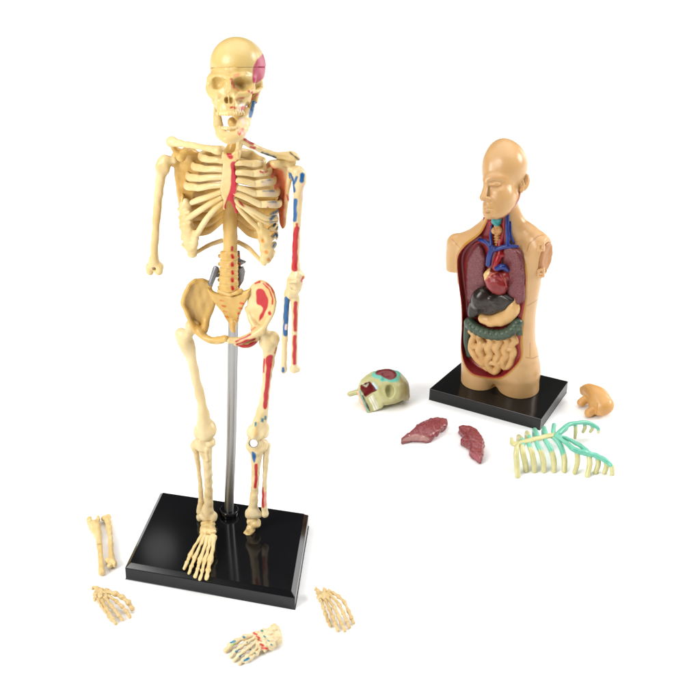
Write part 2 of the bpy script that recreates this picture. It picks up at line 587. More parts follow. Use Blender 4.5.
skp = empty('skull', None, sk)
cap = cranium(Sculpt(SV)).keep(skull_split(1, .22))
pk = [(253.4, 83), (252.6, 71), (256, 61.5), (263.5, 53.5), (266.5, 62), (265.5, 75.7), (258, 81.8)]
cap.build('skull_cap', 'skull plastic', skp, .6, [('p', pk, 0, PINK)])
k = cranium(Sculpt(SV)).keep(skull_split(-1, .2))
k.ball((238, 66.5, -9), (26.7, 27.9, 31), turn=-.3, k=.3).ball((236, 62, 5), (23.9, 23.1, 21.1), turn=-.3, k=.3)
k.ball((231, 92, 4), (21.5, 23, 20), turn=-.3, k=6)
k.ball((230.5, 76.5, 6), (20, 8, 17), turn=-.3, k=6)
k.chain([(210.5, 78, 9), (216.5, 76.4, 18), (224, 77, 21.5), (230, 79, 22.5), (238, 77, 22), (247, 77, 17), (253, 80, 9)], [2.0, 2.0, 2.0, 2.2, 2.0, 2.0, 2.0], k=6)
k.chain([(209.3, 80, 8), (208.6, 88, 8), (211.5, 94.5, 12), (218, 97.5, 17)], [2.6, 3.0, 3.8, 3.2], k=4)          # cheek bones
k.chain([(253, 80, 10), (252.5, 88, 12), (248, 93, 17), (238, 95, 20)], [2.6, 3.0, 3.6, 3], k=4)
k.chain([(258.5, 84, -8), (255.5, 93, -8), (254.5, 101, -8)], [5, 4.4, 3.4], k=3)
k.ball((228.5, 106, 12), (13, 9.5, 13), turn=-.3, k=5)
k.ball((256.5, 87.5, 8), (2.6, 4.2, 5), sub=True, k=1.5)
k.chain([(251, 92, 13), (257, 90.5, 5), (262, 87, -8)], [2.4, 1.7, 1.8], k=1.2)                               # arch
k.ball((216.2, 83.0, 18), (7.6, 6.0, 12), sub=True, k=1.8, roll=.1)
k.ball((241.6, 83.8, 22), (9.2, 6.2, 12), sub=True, k=2.2, roll=-.08)
k.chain([(229.2, 79, 24), (228.9, 86, 26), (228.6, 92, 28)], [2.0, 2.0, 1.7], k=3)                      # nose bridge
k.ball((226.6, 99.6, 23), (2.7, 4.0, 9), sub=True, k=.9).ball((231.2, 99.6, 23), (2.5, 3.8, 9), sub=True, k=.9)
k.chain([(228.7, 93.4, 27), (228.8, 98.5, 24)], [1.2, 2.2], sub=True, k=.8)
k.chain([(228.8, 95, 20), (228.9, 104, 19)], [.7, 1.0], k=.5)
k.ball((240.9, 100.8, 20), (4.4, 3.2, 6), sub=True, k=1.8)
k.ball((212.5, 104.5, 14), (4.0, 5.5, 8), sub=True, k=3)
k.ball((247.5, 109, 6), (3.4, 6, 12), sub=True, k=1.5)
for i, x in enumerate(np.linspace(218.5, 242, 10)):                                                             # roots of the teeth
    t = 23 - ((x - 228.5) / 13) ** 2 * 9
    k.chain([(x, 107, t - 1.2), (x - .1, 112, t - .7)], [1.3, 1.7], k=2)
k.lumps(.18, 9, 3)
DRED1 = lin(178, 48, 44)
skull_paint = [('p', pk, 0, PINK), ('p', [(240, 102.5), (247, 103.5), (247, 112), (239, 112)], 0, lin(230, 214, 200), 1.2), ('s', [(231.6, 79.5), (231.8, 83.5), (234.5, 88)], 1.1, lin(180, 62, 40), .9), ('s', [(234.5, 88), (238.5, 90.3)], .7, lin(200, 110, 60), .9),
               ('s', [(234.4, 76.2), (235.6, 75.2)], .9, DRED1), ('s', [(237, 75.3), (238, 74.8)], .8, DRED1), ('s', [(234.6, 75.6), (238, 75)], 1.4, lin(222, 140, 100), 1.2), ('s', [(236.5, 100.2), (239, 98.4), (243.6, 98)], .7, lin(176, 66, 40), .9),
               ('s', [(248.6, 91), (249.4, 91.8)], 1.0, DRED1), ('s', [(251.6, 92.2), (252.4, 93.6)], 1.0, DRED1), ('s', [(231, 107.6), (232.4, 107.2)], 1.1, DRED1), ('s', [(234.2, 107.2), (235, 108.4)], 1.1, DRED1), ('s', [(241, 107.8), (243.6, 106.8)], .9, lin(206, 96, 96)), ('s', [(240, 109.6), (243, 109)], .8, lin(206, 96, 96)),
               ('s', [(251.5, 100), (254, 97.6)], .8, lin(214, 120, 130)), ('s', [(255, 97), (257.5, 94)], .8, lin(206, 90, 110)), ('s', [(255, 103.5), (252, 112)], 1.6, BLUE)]
k.build('cranium', 'skull plastic', skp, .5, skull_paint)
tt = Sculpt(SV)
for i, x in enumerate(np.linspace(218, 243, 11)):
    t = 24 - ((x - 228.5) / 13) ** 2 * 9.5
    tt.ball((x, 113.4, t - .9), (1.75, 2.7, 1.6), k=1.2)
tt.build('upper_teeth', 'tooth plastic', skp, .4)
jw = Sculpt(SV)
jw.chain([(215.6, 104, -3), (216, 114, 0), (217.8, 125, 8), (221.5, 134, 16), (229, 137.5, 21), (237.5, 135.5, 19), (244, 128, 11), (248.5, 117, 3), (252.5, 103, -6)], [2.0, 2.6, 4.0, 5.6, 6.0, 5.8, 5.0, 3.8, 3.0], k=2, flat=(2, .75))
jw.ball((229.5, 139.5, 21), (6.5, 3.6, 4), k=2.5)
jw.chain([(245, 118, 7), (250.5, 107, -3)], [3.6, 2.6], k=2, flat=(2, .5))
jw.chain([(239, 127, 15), (242.5, 119, 10), (246, 110, 4)], [3.6, 4.2, 3.4], k=3, flat=(2, .6))
jw.chain([(218.6, 124, 9), (217.8, 114, 4)], [4.0, 3.2], k=3, flat=(2, .6))
jw.lumps(.15, 8, 5)
jaw = jw.build('jaw', 'bone plastic', skp, .5, [('s', [(239.5, 134.5), (240.8, 132.5)], .8, lin(196, 60, 60)), ('s', [(242, 131), (242.6, 129)], .8, lin(196, 60, 60)), ('s', [(238, 131.5), (238.2, 133.4)], .7, lin(206, 84, 84)), ('s', [(240.4, 129.6), (243.8, 134)], 1.6, lin(226, 160, 146), 1.4), ('s', [(244, 123), (241, 119)], 1.5, lin(232, 206, 190), 1.4), ('s', [(253.5, 102), (250.5, 116)], 1.9, BLUE)])
lt = Sculpt(SV)
for i, x in enumerate(np.linspace(220, 242.5, 10)):
    t = 22 - ((x - 229.5) / 12) ** 2 * 8
    lt.ball((x, 128.6 - ((x - 229) / 13) ** 2 * 1.5, t - 1.2), (1.7, 2.4, 1.5), k=1.4)
lt.build('lower_teeth', 'bone plastic', skp, .4)
tg = Sculpt(SV).ball((232, 122.5, 4), (4.6, 5.2, 5), k=1).lumps(.3, 5, 2)
tg.build('tongue_bone', 'amber bone plastic', skp, .5)

# ---- spine
sp = empty('spine', None, sk)
nk = Sculpt(S)
nk.chain([SV.P(241, 88, -16), SV.P(240, 104, -13), S.P(237.5, 122, -12), S.P(235.2, 136, -5), S.P(232.5, 150, 2)], [6.5, 6.5, 6.4, 6.5, 6.2], raw=True).lumps(.4, 7, 1)
nk.build('neck_vertebrae', 'amber bone plastic', sp, .6)
ths = Sculpt(S)
ths.chain([(231, 150, -2), (230.6, 190, -5), (230.4, 215, -3), (230.2, 250, 0)], [6.5, 7, 7, 7.2], k=1)
ths.lumps(.25, 9, 7)
ths.build('thoracic_vertebrae', 'amber bone plastic', sp, .6, [('s', [(232, 247.5), (232, 250)], 1.3, RED)])
for i, y in enumerate((255.5, 263.5, 271.5, 279.5, 287)):
    v = Sculpt(S)
    w = 8.0 + i * .25
    x = 229 - i * .05
    v.ball((x, y, 1), (w, 5.4, 7), k=1)
    for dy in (-2.7, 2.7):
        v.chain([(x - w + 1.0, y + dy, 1), (x - 4, y + dy, 4.6), (x + 4, y + dy, 4.6), (x + w - 1.0, y + dy, 1)], 1.9, k=3)
    v.chain([(x - 9.6, y + .5, -5), (x, y, -5), (x + 9.6, y + .5, -5)], [1.9, 2.6, 1.9], k=3)
    v.lumps(.15, 6, i)
    v.build('vertebra', 'amber bone plastic', sp, .5, [('s', [(232.2, y - .3), (232.6, y + 2.0)], 1.5, lin(176, 24, 40)), ('s', [(238.8, y), (239.4, y + 1.5)], .9, lin(176, 24, 40), .5, -.6)])

# ---- rib cage
rc = empty('rib_cage', None, sk)
st = Sculpt(S)
st.plate([(223.2, 151), (227, 153.5), (231.5, 153.5), (236.5, 150.5), (237.5, 157), (235, 166), (237, 178), (237.6, 190), (234.5, 197), (229, 199.5), (223.5, 198), (221, 190), (221.8, 176), (223.2, 165), (221.8, 157)], 24, 5, rnd=1.6)
st.chain([(226, 196, 24), (224.5, 208, 22)], [2.6, 1.6], k=2).chain([(231.5, 196, 24), (236.5, 212, 22)], [2.8, 1.5], k=2)
st.lumps(.25, 8, 4)
st.build('sternum', 'bone plastic', rc, .5, [('s', [(229, 153.5), (230.5, 157)], 2.4, RED), ('s', [(234, 164.5), (234.5, 178), (233.2, 190), (230, 200), (227.5, 207)], 3.3, lin(176, 18, 40)), ('s', [(231.5, 198), (234, 206), (237.5, 213)], 2.0, RED)])

left = [  # sternal end, joint, side end, lift at the spine
    ((222.5, 161), (208.6, 159.5), (201.2, 157.5), 148), ((222, 169.5), (204.8, 169), (194, 166.8), 157), ((221.6, 177), (200.2, 178.5), (188.8, 177), 166),
    ((221, 185), (198.6, 188), (186.6, 186), 175)]
right = [((236.5, 163), (250.7, 163.5), (263, 163.5), 150), ((237, 172.5), (252.3, 173.6), (269, 172.5), 159), ((236.8, 180), (254.3, 184), (273.5, 181.5), 168),
         ((236.3, 187), (255.2, 193.6), (277, 193), 177), ((234.5, 193), (260, 204.5), (279, 204), 187)]


def rib(front, joint, side, ysp, dx, mat, paint):
    xs = 223 if dx < 0 else 238
    pts = [(front[0], front[1], 24), ((front[0] + joint[0]) / 2, (front[1] + joint[1]) / 2 - .5, 23.5), (joint[0], joint[1], 20)]
    V, F = ring_tube(S, pts, [3.0, 3.1, 3.4], flat=.7, per=5)
    mesh_obj('costal_cartilage', V, F, 'bone plastic', rc, [p for p in paint if len(p) > 6])
    lx, ly = side
    dep = 12 if dx < 0 else 7
    pts = [(joint[0], joint[1], 20), ((joint[0] + lx) / 2, (joint[1] + ly) / 2, 17.5), (lx + .5 * -dx, ly + .3, dep), (lx + 1.2 * dx, ly - 2, -2), (lx - 5 * dx, ly - 4, -12), ((lx + xs) / 2, (ly - 4 + ysp) / 2, -17), (xs, ysp + 2, -9)]
    V, F = ring_tube(S, pts, [3.5, 3.9, 4.0, 4.0, 4.8, 5.2, 4.4], flat=.5, per=6)
    mesh_obj('rib', V, F, mat, rc, paint)


for f_, j_, s_, y_ in left:
    rib(f_, j_, s_, y_, -1, 'bone plastic', ())
for i, (f_, j_, s_, y_) in enumerate(right):
    pt = []
    if i >= 1:
        pt = [('s', [((j_[0] + s_[0]) / 2, (j_[1] + s_[1]) / 2 + .6), (s_[0] - 2, s_[1])], 1.6, lin(206, 180, 158), 1.4), ('s', [(j_[0] + 8, j_[1] - 2.3), (s_[0] - 3, s_[1] - 2.0)], .7, lin(60, 100, 130), .6)]
    if i == 1:
        pt = [('s', [(260.5, 171.5), (263, 172.5)], .9, RED), ('s', [(265.5, 172), (267.5, 171)], .8, RED)]
    if i == 4:
        pt.append(('s', [(267.5, 207), (268, 207.5)], .8, RED))
    rib(f_, j_, s_, y_, 1, 'bone plastic', pt)
# lower cartilages running up to the breastbone
tube('costal_cartilage', S, [(221, 192, 24), (207.5, 197, 22), (198, 200, 19), (192, 202.5, 15)], [2.8, 3.0, 3.2, 2.8], 'bone plastic', rc)
tube('costal_cartilage', S, [(221.5, 197, 23), (209.5, 204, 22), (198, 211.5, 19), (187.5, 218.5, 14)], [2.7, 2.9, 3.1, 3.1], 'bone plastic', rc)
tube('costal_cartilage', S, [(223, 202, 22), (213.5, 210.5, 22), (205, 221, 20), (197, 234, 16)], [2.5, 2.8, 3.0, 3.0], 'bone plastic', rc)
tube('costal_cartilage', S, [(234, 198, 23), (241, 205, 23), (254, 211.5, 21), (266, 218, 17), (276, 218, 9)], [2.4, 2.7, 3, 3.2, 3], 'bone plastic', rc,
     [('s', [(240, 195.5), (246.5, 199)], 1.0, RED), ('s', [(239, 201), (243.5, 206)], .9, RED), ('s', [(271, 219), (276, 214)], 1.6, lin(40, 80, 110))])
tube('costal_cartilage', S, [(235, 203, 22), (243, 213, 22), (252, 222, 21), (262, 230, 18)], [2.3, 2.6, 2.9, 3.3], 'bone plastic', rc)
tube('costal_cartilage', S, [(236, 200.5, 23), (246, 209, 22.5), (257, 217, 20), (268, 223.5, 15)], [2.0, 2.4, 2.7, 2.9], 'bone plastic', rc, [('s', [(240.5, 202.5), (244.5, 206.5)], 1.0, RED)])
cm = Sculpt(S)
cm.chain([(185, 204, 9), (186, 216, 10), (187.6, 230, 12), (190, 243, 13), (192, 254, 13)], [5.6, 7.0, 7.4, 7.0, 4.8], k=2, flat=(2, .65))
for y in (211, 220, 229, 238, 247):
    cm.chain([(180 + (y - 211) * .11, y - 2, 5), (189 + (y - 211) * .06, y + 1, 14)], [2.6, 2.6], k=2)
cm.chain([(196.5, 232, 16), (194.5, 245, 15)], [2.8, 3.2], k=3)
cm.ball((195.6, 221.5, 20), (1.6, 3.2, 4), sub=True, k=1)
cm.lumps(.4, 7, 9)
cm.build('costal_margin', 'bone plastic', rc, .6, [('s', [(196, 219.5), (195, 222.5)], 1.2, lin(170, 96, 30))])
cm = Sculpt(S)
cm.chain([(259, 225, 19), (264, 236, 17), (266.5, 248, 15), (266, 257, 14), (264, 263, 14)], [4, 6.5, 7.2, 6, 3.6], k=2, flat=(2, .65))
for i, y in enumerate((229, 238.5, 248, 256)):
    cm.chain([(276 - i * .8, y - 4, 4), (271, y, 12)], [2.6, 2.7], k=2)
for x, y in ((262.8, 241), (266, 252), (268.6, 259.5)):
    cm.ball((x, y, 22), (1.7, 1.8, 3), sub=True, k=.8)
cm.lumps(.4, 7, 12)
cm.build('costal_margin', 'bone plastic', rc, .6, [('s', [(x, y), (x + .2, y + .5)], 1.7, lin(196, 126, 44)) for x, y in ((262.8, 241), (266, 252), (268.6, 259.5))] +
         [('s', [(273.5, y), (277, y - 5)], 1.2, lin(40, 80, 110)) for y in (226, 237, 247)])
# lower ribs running round the back, and the floating pair
for i in range(6):
    y = 191 + i * 8.0
    V, F = ring_tube(S, [(182.5, y + 8 - i * .6, 8), (183, y + 5, -3), (192, y + 2, -13), (208, y + 1 - i * .5, -17), (223, y - 2 - i * 2.0, -9)], [4, 4.3, 4.8, 4.8, 4.0], flat=.4)
    mesh_obj('rib', V, F, 'amber bone plastic', rc)
    V, F = ring_tube(S, [(277, y + 6, 6), (276, y + 4, -3), (266, y + 4, -13), (252, y + 2, -17), (238, y - 1 - i * 1.6, -9)], [3.4, 4.2, 4.8, 4.8, 4.0], flat=.4)
    mesh_obj('rib', V, F, 'amber bone plastic', rc, [('s', [(271, y + 7.5), (277.5, y + 4)], 1.3, lin(40, 90, 120)), ('s', [(270, y + 10), (277, y + 8)], 1.2, lin(220, 210, 205))] if i > 1 else ())
tube('rib', S, [(191, 255, 9), (198, 251.5, 0), (209, 245.2, -10), (222, 240.5, -9)], [1.8, 2.0, 2.2, 2.4], 'bone plastic', rc)
tube('rib', S, [(262, 262, 9), (255, 254.5, 0), (248, 247.5, -10), (238, 242, -9)], [2.0, 2.2, 2.4, 2.4], 'bone plastic', rc)

# ---- shoulders
c = Sculpt(S)
c.chain([(171, 142, 4), (180, 143.4, 8), (196, 146, 15), (210, 148.6, 21), (219, 150.5, 24)], [4.5, 3.6, 3.0, 3.4, 4.6], k=1)
c.ball((172.5, 142, 4), (6.2, 5.0, 5), k=3).lumps(.25, 9, 1)
c.build('collarbone', 'bone plastic', sk, .55)
c = Sculpt(S)
c.chain([(238, 152, 24), (241, 141, 21), (250, 145, 18), (264, 151, 11), (280, 156.2, 5), (294, 157, 3)], [3.4, 3.6, 3.2, 3.0, 3.4, 4.2], k=1)
c.chain([(279, 157, 4), (291, 153.5, 2), (298, 159, 2)], [2.4, 3.2, 2.0], k=2, flat=(2, .7)).ball((238.2, 154.5, 26), (2.6, 5.5, 3.5), k=1).lumps(.25, 9, 2)
c.build('collarbone', 'bone plastic', sk, .55, [('s', [(245, 139.5), (253, 144)], 1.3, lin(160, 40, 40), .6, -.5), ('s', [(250.5, 147), (254.5, 148)], 1.0, RED), ('s', [(262, 152.6), (276, 157.5)], .8, lin(40, 60, 70)), ('s', [(290, 152.5), (298.5, 159.5)], .7, lin(90, 80, 60), .6, -.6)])
s_ = Sculpt(S)
s_.plate([(176, 151), (190, 149), (203, 156), (199, 175), (193, 196), (188, 218), (184.5, 233), (181.5, 224), (179, 196), (176, 172), (174, 160)], -3, 4, tilt=(-.25, 0), k=2)
s_.chain([(176, 158, -1), (177.5, 180, -2), (182, 215, -5)], [3.0, 2.4, 2], k=2)
s_.chain([(192, 152, -4), (186, 151, 2), (181, 156.5, 8)], [4, 4.4, 4.2], k=3).ball((180.6, 157.5, 9), (4.6, 4.4, 4), k=2)
s_.chain([(173.5, 147, 1), (177, 153, -2), (172, 162, 0)], [3.5, 4, 4.4], k=3).lumps(.25, 9, 2)
s_.build('shoulder_blade', 'amber bone plastic', sk, .6)
s_ = Sculpt(S)
s_.plate([(266, 164), (279, 160), (291, 163), (293.5, 174), (290, 190), (287.5, 208), (285.4, 226), (281, 227), (278, 210), (274, 186)], -3, 4, tilt=(.15, 0), k=2)
s_.chain([(291, 166, 2), (287.5, 190, 1), (284, 214, -2)], [3.6, 2.8, 2], k=2)
s_.chain([(292, 162, 0), (283, 163, 4), (275, 163.6, 9)], [4.4, 4, 4], k=3).ball((274.8, 164, 9), (5.0, 4.2, 4), k=2).lumps(.25, 9, 3)
s_.build('shoulder_blade', 'bone plastic', sk, .6, [('p', [(267, 165), (276, 168), (284, 172), (286, 190), (285, 210), (284, 226), (279, 228), (277, 205), (272, 184)], 0, SALMON, 2.0), ('s', [(287, 195), (288, 200)], .9, RED), ('s', [(289.5, 172), (289.8, 178)], .8, BLUE)])

# ---- arms
h = Sculpt(S)
h.ball((165.5, 162, 3), (7.6, 7.2, 7), k=3).ball((160.5, 166, 5), (4.8, 8, 6), k=3).chain([(168, 161, 2), (174, 160, 1)], [4.5, 4], k=2)
h.chain([(163.5, 168, 4), (160, 182, 5), (157.6, 205, 5), (155.6, 230, 6), (154.4, 250, 6), (154, 262, 6)], [6.2, 4.8, 4.3, 3.9, 3.9, 5.2], k=3)
h.chain([(149.5, 267, 6), (159.5, 267, 6)], [4.4, 4.6], k=3, flat=(2, .8)).ball((149.6, 271.5, 7), (3.6, 4.0, 4), k=2).ball((158.6, 271.5, 7), (4.0, 4.2, 4), k=2)
h.ball((154.6, 268.4, 8), (1.7, 1.7, 12), sub=True, k=.8).lumps(.3, 9, 5)
h.build('upper_arm_bone', 'bone plastic', sk, .6)
h = Sculpt(S)
h.ball((297.5, 173, 3), (7.2, 8, 7), k=3).ball((302, 178, 4), (4.6, 8, 6), k=3).chain([(291, 168, 2), (297, 172, 2)], [4.5, 5], k=2)
h.chain([(299, 180, 4), (298.2, 194, 5), (297.6, 210, 5), (296.6, 232, 6), (295.8, 258, 6), (295.5, 268, 6)], [6.4, 5.0, 4.4, 3.8, 3.9, 5], k=3).lumps(.25, 9, 6)
h.build('upper_arm_bone', 'pale bone plastic', sk, .6, [('s', [(302.2, 175), (302, 180.5)], 2.4, BLUE), ('s', [(290.5, 174), (293, 182), (294, 191)], 1.4, BLUE), ('s', [(297, 177), (294, 184)], 1.3, BLUE), ('s', [(295.4, 200), (294.8, 220)], 1.9, BLUE), ('s', [(296.6, 229), (295, 240), (294.6, 269)], 2.9, RED), ('s', [(296.8, 224), (296.4, 232)], 1.2, RED), ('s', [(303, 184), (302.5, 200)], .6, lin(214, 176, 176))])
h = Sculpt(S)
h.ball((294.5, 283, 6), (8.6, 11.5, 7), k=3).ball((297.5, 275, 7), (6.4, 7, 6), k=3).ball((291.5, 292, 7), (6.2, 8, 6), k=3).ball((301.5, 277, 6), (3.5, 4, 4), k=2)
h.chain([(289.5, 282, 12), (296.5, 281, 13)], 1.8, k=2).chain([(291, 290, 12), (296, 292, 12)], 1.6, k=2).lumps(.4, 7, 8)
h.chain([(295, 298, 6), (295, 315, 6), (294.6, 340, 6), (294.1, 367, 6)], [4.8, 3.5, 3.1, 3.2], k=2).ball((294, 369, 6), (4.4, 4.6, 4.4), k=2.5).ball((298, 369, 5), (2.6, 3.4, 3), k=2)
h.build('ulna', 'pale bone plastic', sk, .55, [('s', [(303.2, 277), (301.5, 281)], 1.0, lin(190, 60, 60)), ('s', [(295.4, 303), (295.2, 330)], 1.9, RED), ('s', [(294.7, 337), (294.3, 363)], 1.9, RED)])
h = Sculpt(S)
h.chain([(288, 292, 4), (287, 300, 4), (285.6, 322, 4), (284.6, 345, 4), (283.9, 368, 5)], [3.8, 3.3, 3.1, 2.9, 3.0], k=2).ball((283.8, 369.5, 5), (3.2, 4.6, 4), k=2).lumps(.2, 8, 9)
h.build('radius_bone', 'pale bone plastic', sk, .55, [('s', [(287, 299), (285.8, 318), (285.3, 334)], 2.5, BLUE), ('s', [(286.3, 325), (286, 329)], 1.0, lin(230, 205, 200)), ('s', [(283, 368), (283, 371)], 1.4, BLUE)])

# ---- pelvis
pv = empty('pelvis', None, sk)
b = Sculpt(S)
b.plate([(209, 283), (204, 279.8), (197, 279.5), (190.5, 282), (186, 287), (182.5, 297), (181.5, 306), (185.5, 313), (190, 321), (195, 329), (204, 331), (209, 325), (209.5, 317), (213.5, 311), (215.5, 303), (213, 292)], 3, 4.5, tilt=(-.42, 0), k=2, rnd=2)
b.chain([(211, 285, -2), (204.5, 281, 1), (197.5, 280.8, 4), (190.5, 284, 8), (185.5, 293, 11), (182.6, 303, 12), (186, 311, 12), (190.5, 321, 11), (196.5, 330, 10)], [2.2, 2.1, 2.2, 2.3, 2.3, 2.4, 2.4, 2.6, 3.6], k=2)
b.chain([(196.5, 329, 10), (203, 336, 13), (211, 339.8, 15), (219, 339.3, 17), (226, 338.2, 18)], [4.6, 3.6, 3.2, 3.2, 3.6], k=2.5)
b.chain([(209, 309, -2), (207, 320, 2), (204, 330, 8)], [3.2, 3.6, 4], k=2.5)
b.ball((200, 303, 14), (9, 15, 7.5), sub=True, k=4, roll=.25)
b.chain([(198, 327, 3), (205, 337, 5), (213, 341.5, 10), (222, 341, 16)], [3.6, 3.4, 3.2, 2.8], k=2).lumps(.3, 9, 3)
b.build('hip_bone', 'amber bone plastic', pv, .6)
b = Sculpt(S)
b.plate([(250.5, 288), (254.5, 283.5), (260.5, 281.2), (267, 284), (272, 290), (275, 298), (274.5, 307), (271.5, 315), (266, 323), (261, 331), (252, 332), (250.5, 325), (251.5, 318), (247.5, 309), (247.8, 299)], 3, 4.5, tilt=(.42, 0), k=2, rnd=2)
b.chain([(249.5, 292, -2), (254.5, 284.6, 1), (261, 282.4, 4), (267.5, 285.5, 7), (272.5, 292, 10), (274.3, 301, 11), (272.3, 312, 11), (267, 322, 11), (262, 330, 11)], [2.2, 2.1, 2.2, 2.3, 2.3, 2.4, 2.4, 2.8, 3.8], k=2)
b.chain([(261, 330, 11), (253, 335, 14), (243, 339.5, 16), (236, 340.5, 17), (229.5, 340.3, 18)], [5, 4.0, 3.8, 3.6, 3.6], k=2.5)
b.chain([(247.5, 309, -2), (252, 320, 2), (257, 329, 8)], [3.2, 3.6, 4], k=2.5)
b.ball((262, 303, 14), (8, 14, 7), sub=True, k=4, roll=-.2)
b.chain([(260, 328, 3), (255.5, 338, 5), (248, 344, 10), (237, 343, 15)], [4.2, 4.4, 4.2, 3.4], k=2).lumps(.25, 9, 4)
b.build('hip_bone', 'bone plastic', pv, .6, [('p', [(257, 290), (262, 288.5), (266, 294), (268.5, 302), (267, 309), (262.5, 318), (259, 321.5), (259.5, 317), (263, 309), (261, 306), (257, 303.5), (256, 297)], 0, RED),
      ('s', [(255.5, 283.5), (259.5, 281.8)], 1.0, RED), ('s', [(263.5, 283.5), (269, 289), (272.6, 298), (272.3, 304)], .8, RED), ('s', [(266, 282.8), (271.5, 288), (275, 297)], .6, RED), ('s', [(269.5, 313), (270, 314)], 1.6, lin(170, 30, 40)),
      ('s', [(236, 341.5), (244, 338), (250.5, 334.8)], .9, RED), ('s', [(237.5, 344.3), (246, 341), (254.5, 339)], 1.2, RED), ('s', [(240, 346.3), (248, 346), (256, 342.5)], 1.8, RED), ('s', [(249, 332), (258, 325)], .5, lin(210, 90, 70))])
q = Sculpt(S)
q.plate([(208, 288), (214, 291.5), (221, 294), (230, 295.5), (239, 294), (246, 290), (251, 288.5), (249.5, 295), (245.5, 303), (241, 312), (238, 322), (234.5, 331), (231.5, 331), (228, 322), (222.5, 312), (216.5, 304), (211, 297)], -1, 6, k=2, rnd=2.4, tilt=(0, .15))
q.chain([(219, 291, 3), (230, 294.5, 5), (241, 290.5, 3)], 2.2, k=2)
for i, y in enumerate((301.5, 307, 312.5, 318)):
    w = 11 - i * 1.7
    q.chain([(231.5 - w, y - 1.2, 4), (232.2, y, 4.4), (233 + w, y - 1.2, 4)], .7, sub=True, k=1)
    for dx in (-1, 1):
        q.ball((232.4 + dx * (w * .75), y + 1.6, 4.5), (1.3, 1.1, 2.5), sub=True, k=.8)
q.chain([(233, 322, 0), (233.6, 331, 3)], [3, 1.8], k=1.5).lumps(.25, 7, 5)
q.build('sacrum', 'amber bone plastic', pv, .5, [('s', [(220.5 + i * 1.6, 300.3 + i * 5.4), (223.5 + i * 1.6, 301 + i * 5.4)], .8, lin(190, 110, 36)) for i in range(4)] + [('s', [(240.5 - i, 303 + i * 5.2), (243.5 - i * 1.3, 303.6 + i * 5)], .9, lin(206, 80, 44)) for i in range(4)])

# ---- legs
f = Sculpt(S)
f.ball((180.5, 334, 3), (5.6, 6.5, 6), k=3).ball((185, 341, 4), (8.5, 8.5, 7), k=3).chain([(184, 340, 4), (190, 331, 6), (193, 326, 7)], [6, 5.2, 6], k=3).ball((192, 326, 7), (7, 7, 7), k=2)
f.chain([(187, 345, 4), (191.5, 360, 6), (196.5, 380, 8), (200.8, 400, 8), (203.5, 415, 8), (205, 428, 7)], [7.6, 5.2, 4.6, 4.7, 6.4, 9.0], k=3, flat=(2, .9))
f.ball((199, 432, 7), (6, 8, 7), k=3).ball((210.5, 430, 7), (5.6, 8.5, 7), k=3).ball((205, 436, 10), (6, 5.5, 5), k=3).lumps(.35, 9, 6)
f.build('thigh_bone', 'pale bone plastic', sk, .6)
f = Sculpt(S)
f.ball((273.5, 338, 3), (6, 7.5, 6), k=3).ball((267, 343, 4), (8, 8, 7), k=3).chain([(268, 340, 4), (263, 332, 6), (259, 329, 7)], [6, 5.2, 5.5], k=3)
f.chain([(269.5, 346, 4), (269, 360, 6), (266.5, 380, 8), (264.5, 400, 8), (261.5, 415, 8), (259, 428, 7)], [7.8, 6.0, 4.8, 4.8, 6.2, 8.6], k=3, flat=(2, .9))
f.ball((252.4, 432, 7), (5.6, 8.5, 7), k=3).ball((264, 431, 7), (5, 9, 7), k=3).ball((256, 435, 10), (6, 6, 5), k=3)
f.chain([(256.5, 424, 14), (253.5, 437, 15)], [1.6, 2.4], k=2).lumps(.35, 9, 7)
f.chain([(253.6, 443.2, -26), (253.6, 443.2, 8), (253.6, 443.2, 34)], [3.9, 3.9, 3.9], sub=True, k=.5, flat=(1, .95))
f.build('thigh_bone', 'pale bone plastic', sk, .6, [('p', [(266, 357), (273, 355.5), (271.8, 365), (270, 380), (267, 407), (263.2, 407), (263.8, 395), (265.6, 378), (266, 366)], 0, RED), ('s', [(264.3, 359), (263.6, 372)], .9, RED), ('s', [(276.5, 348), (274.5, 353)], .8, RED), ('p', [(260.8, 418), (264, 418.4), (263.6, 422.6), (260.6, 422)], 0, TEAL), ('s', [(265.4, 416.5), (265.2, 419)], .9, TEAL), ('s', [(255.6, 423), (255.4, 426)], .8, TEAL), ('s', [(256.5, 428), (255, 435)], 1.6, lin(214, 170, 96), 1.2)])
t = Sculpt(S)
t.chain([(203.5, 443, 6), (205.5, 450, 6), (207.3, 462, 6), (208.4, 484, 5), (208.4, 503, 4), (207.6, 512, 3)], [9.2, 7.0, 4.8, 4.3, 4.8, 6.6], k=3, flat=(2, .85))
t.ball((211.5, 442, 6), (4.6, 4.8, 6), k=3).ball((196.5, 444, 5), (5, 5, 6), k=3).ball((213.5, 517, 3), (3.6, 5, 4.4), k=3).ball((205, 516, 3), (7, 5, 5), k=3).chain([(207, 449, 12), (208, 460, 10)], [2, 1.4], k=2).lumps(.3, 9, 8)
t.build('shin_bone', 'pale bone plastic', sk, .6)
t = Sculpt(S)
t.chain([(194.6, 446, 2), (196.4, 454, 2), (199, 472, 1), (201, 495, 1), (200.2, 512, 1)], [4.6, 3.0, 2.3, 2.5, 3.8], k=2).ball((199.8, 517, 1), (3.8, 5, 4), k=2).lumps(.2, 8, 9)
t.build('fibula', 'pale bone plastic', sk, .55)
t = Sculpt(S)
t.chain([(256.5, 447, 6), (256.2, 456, 6), (255.6, 470, 6), (254.6, 490, 5), (253.6, 505, 4), (253, 512, 4)], [8.0, 5.8, 4.4, 3.9, 4.4, 6.2], k=3, flat=(2, .85))
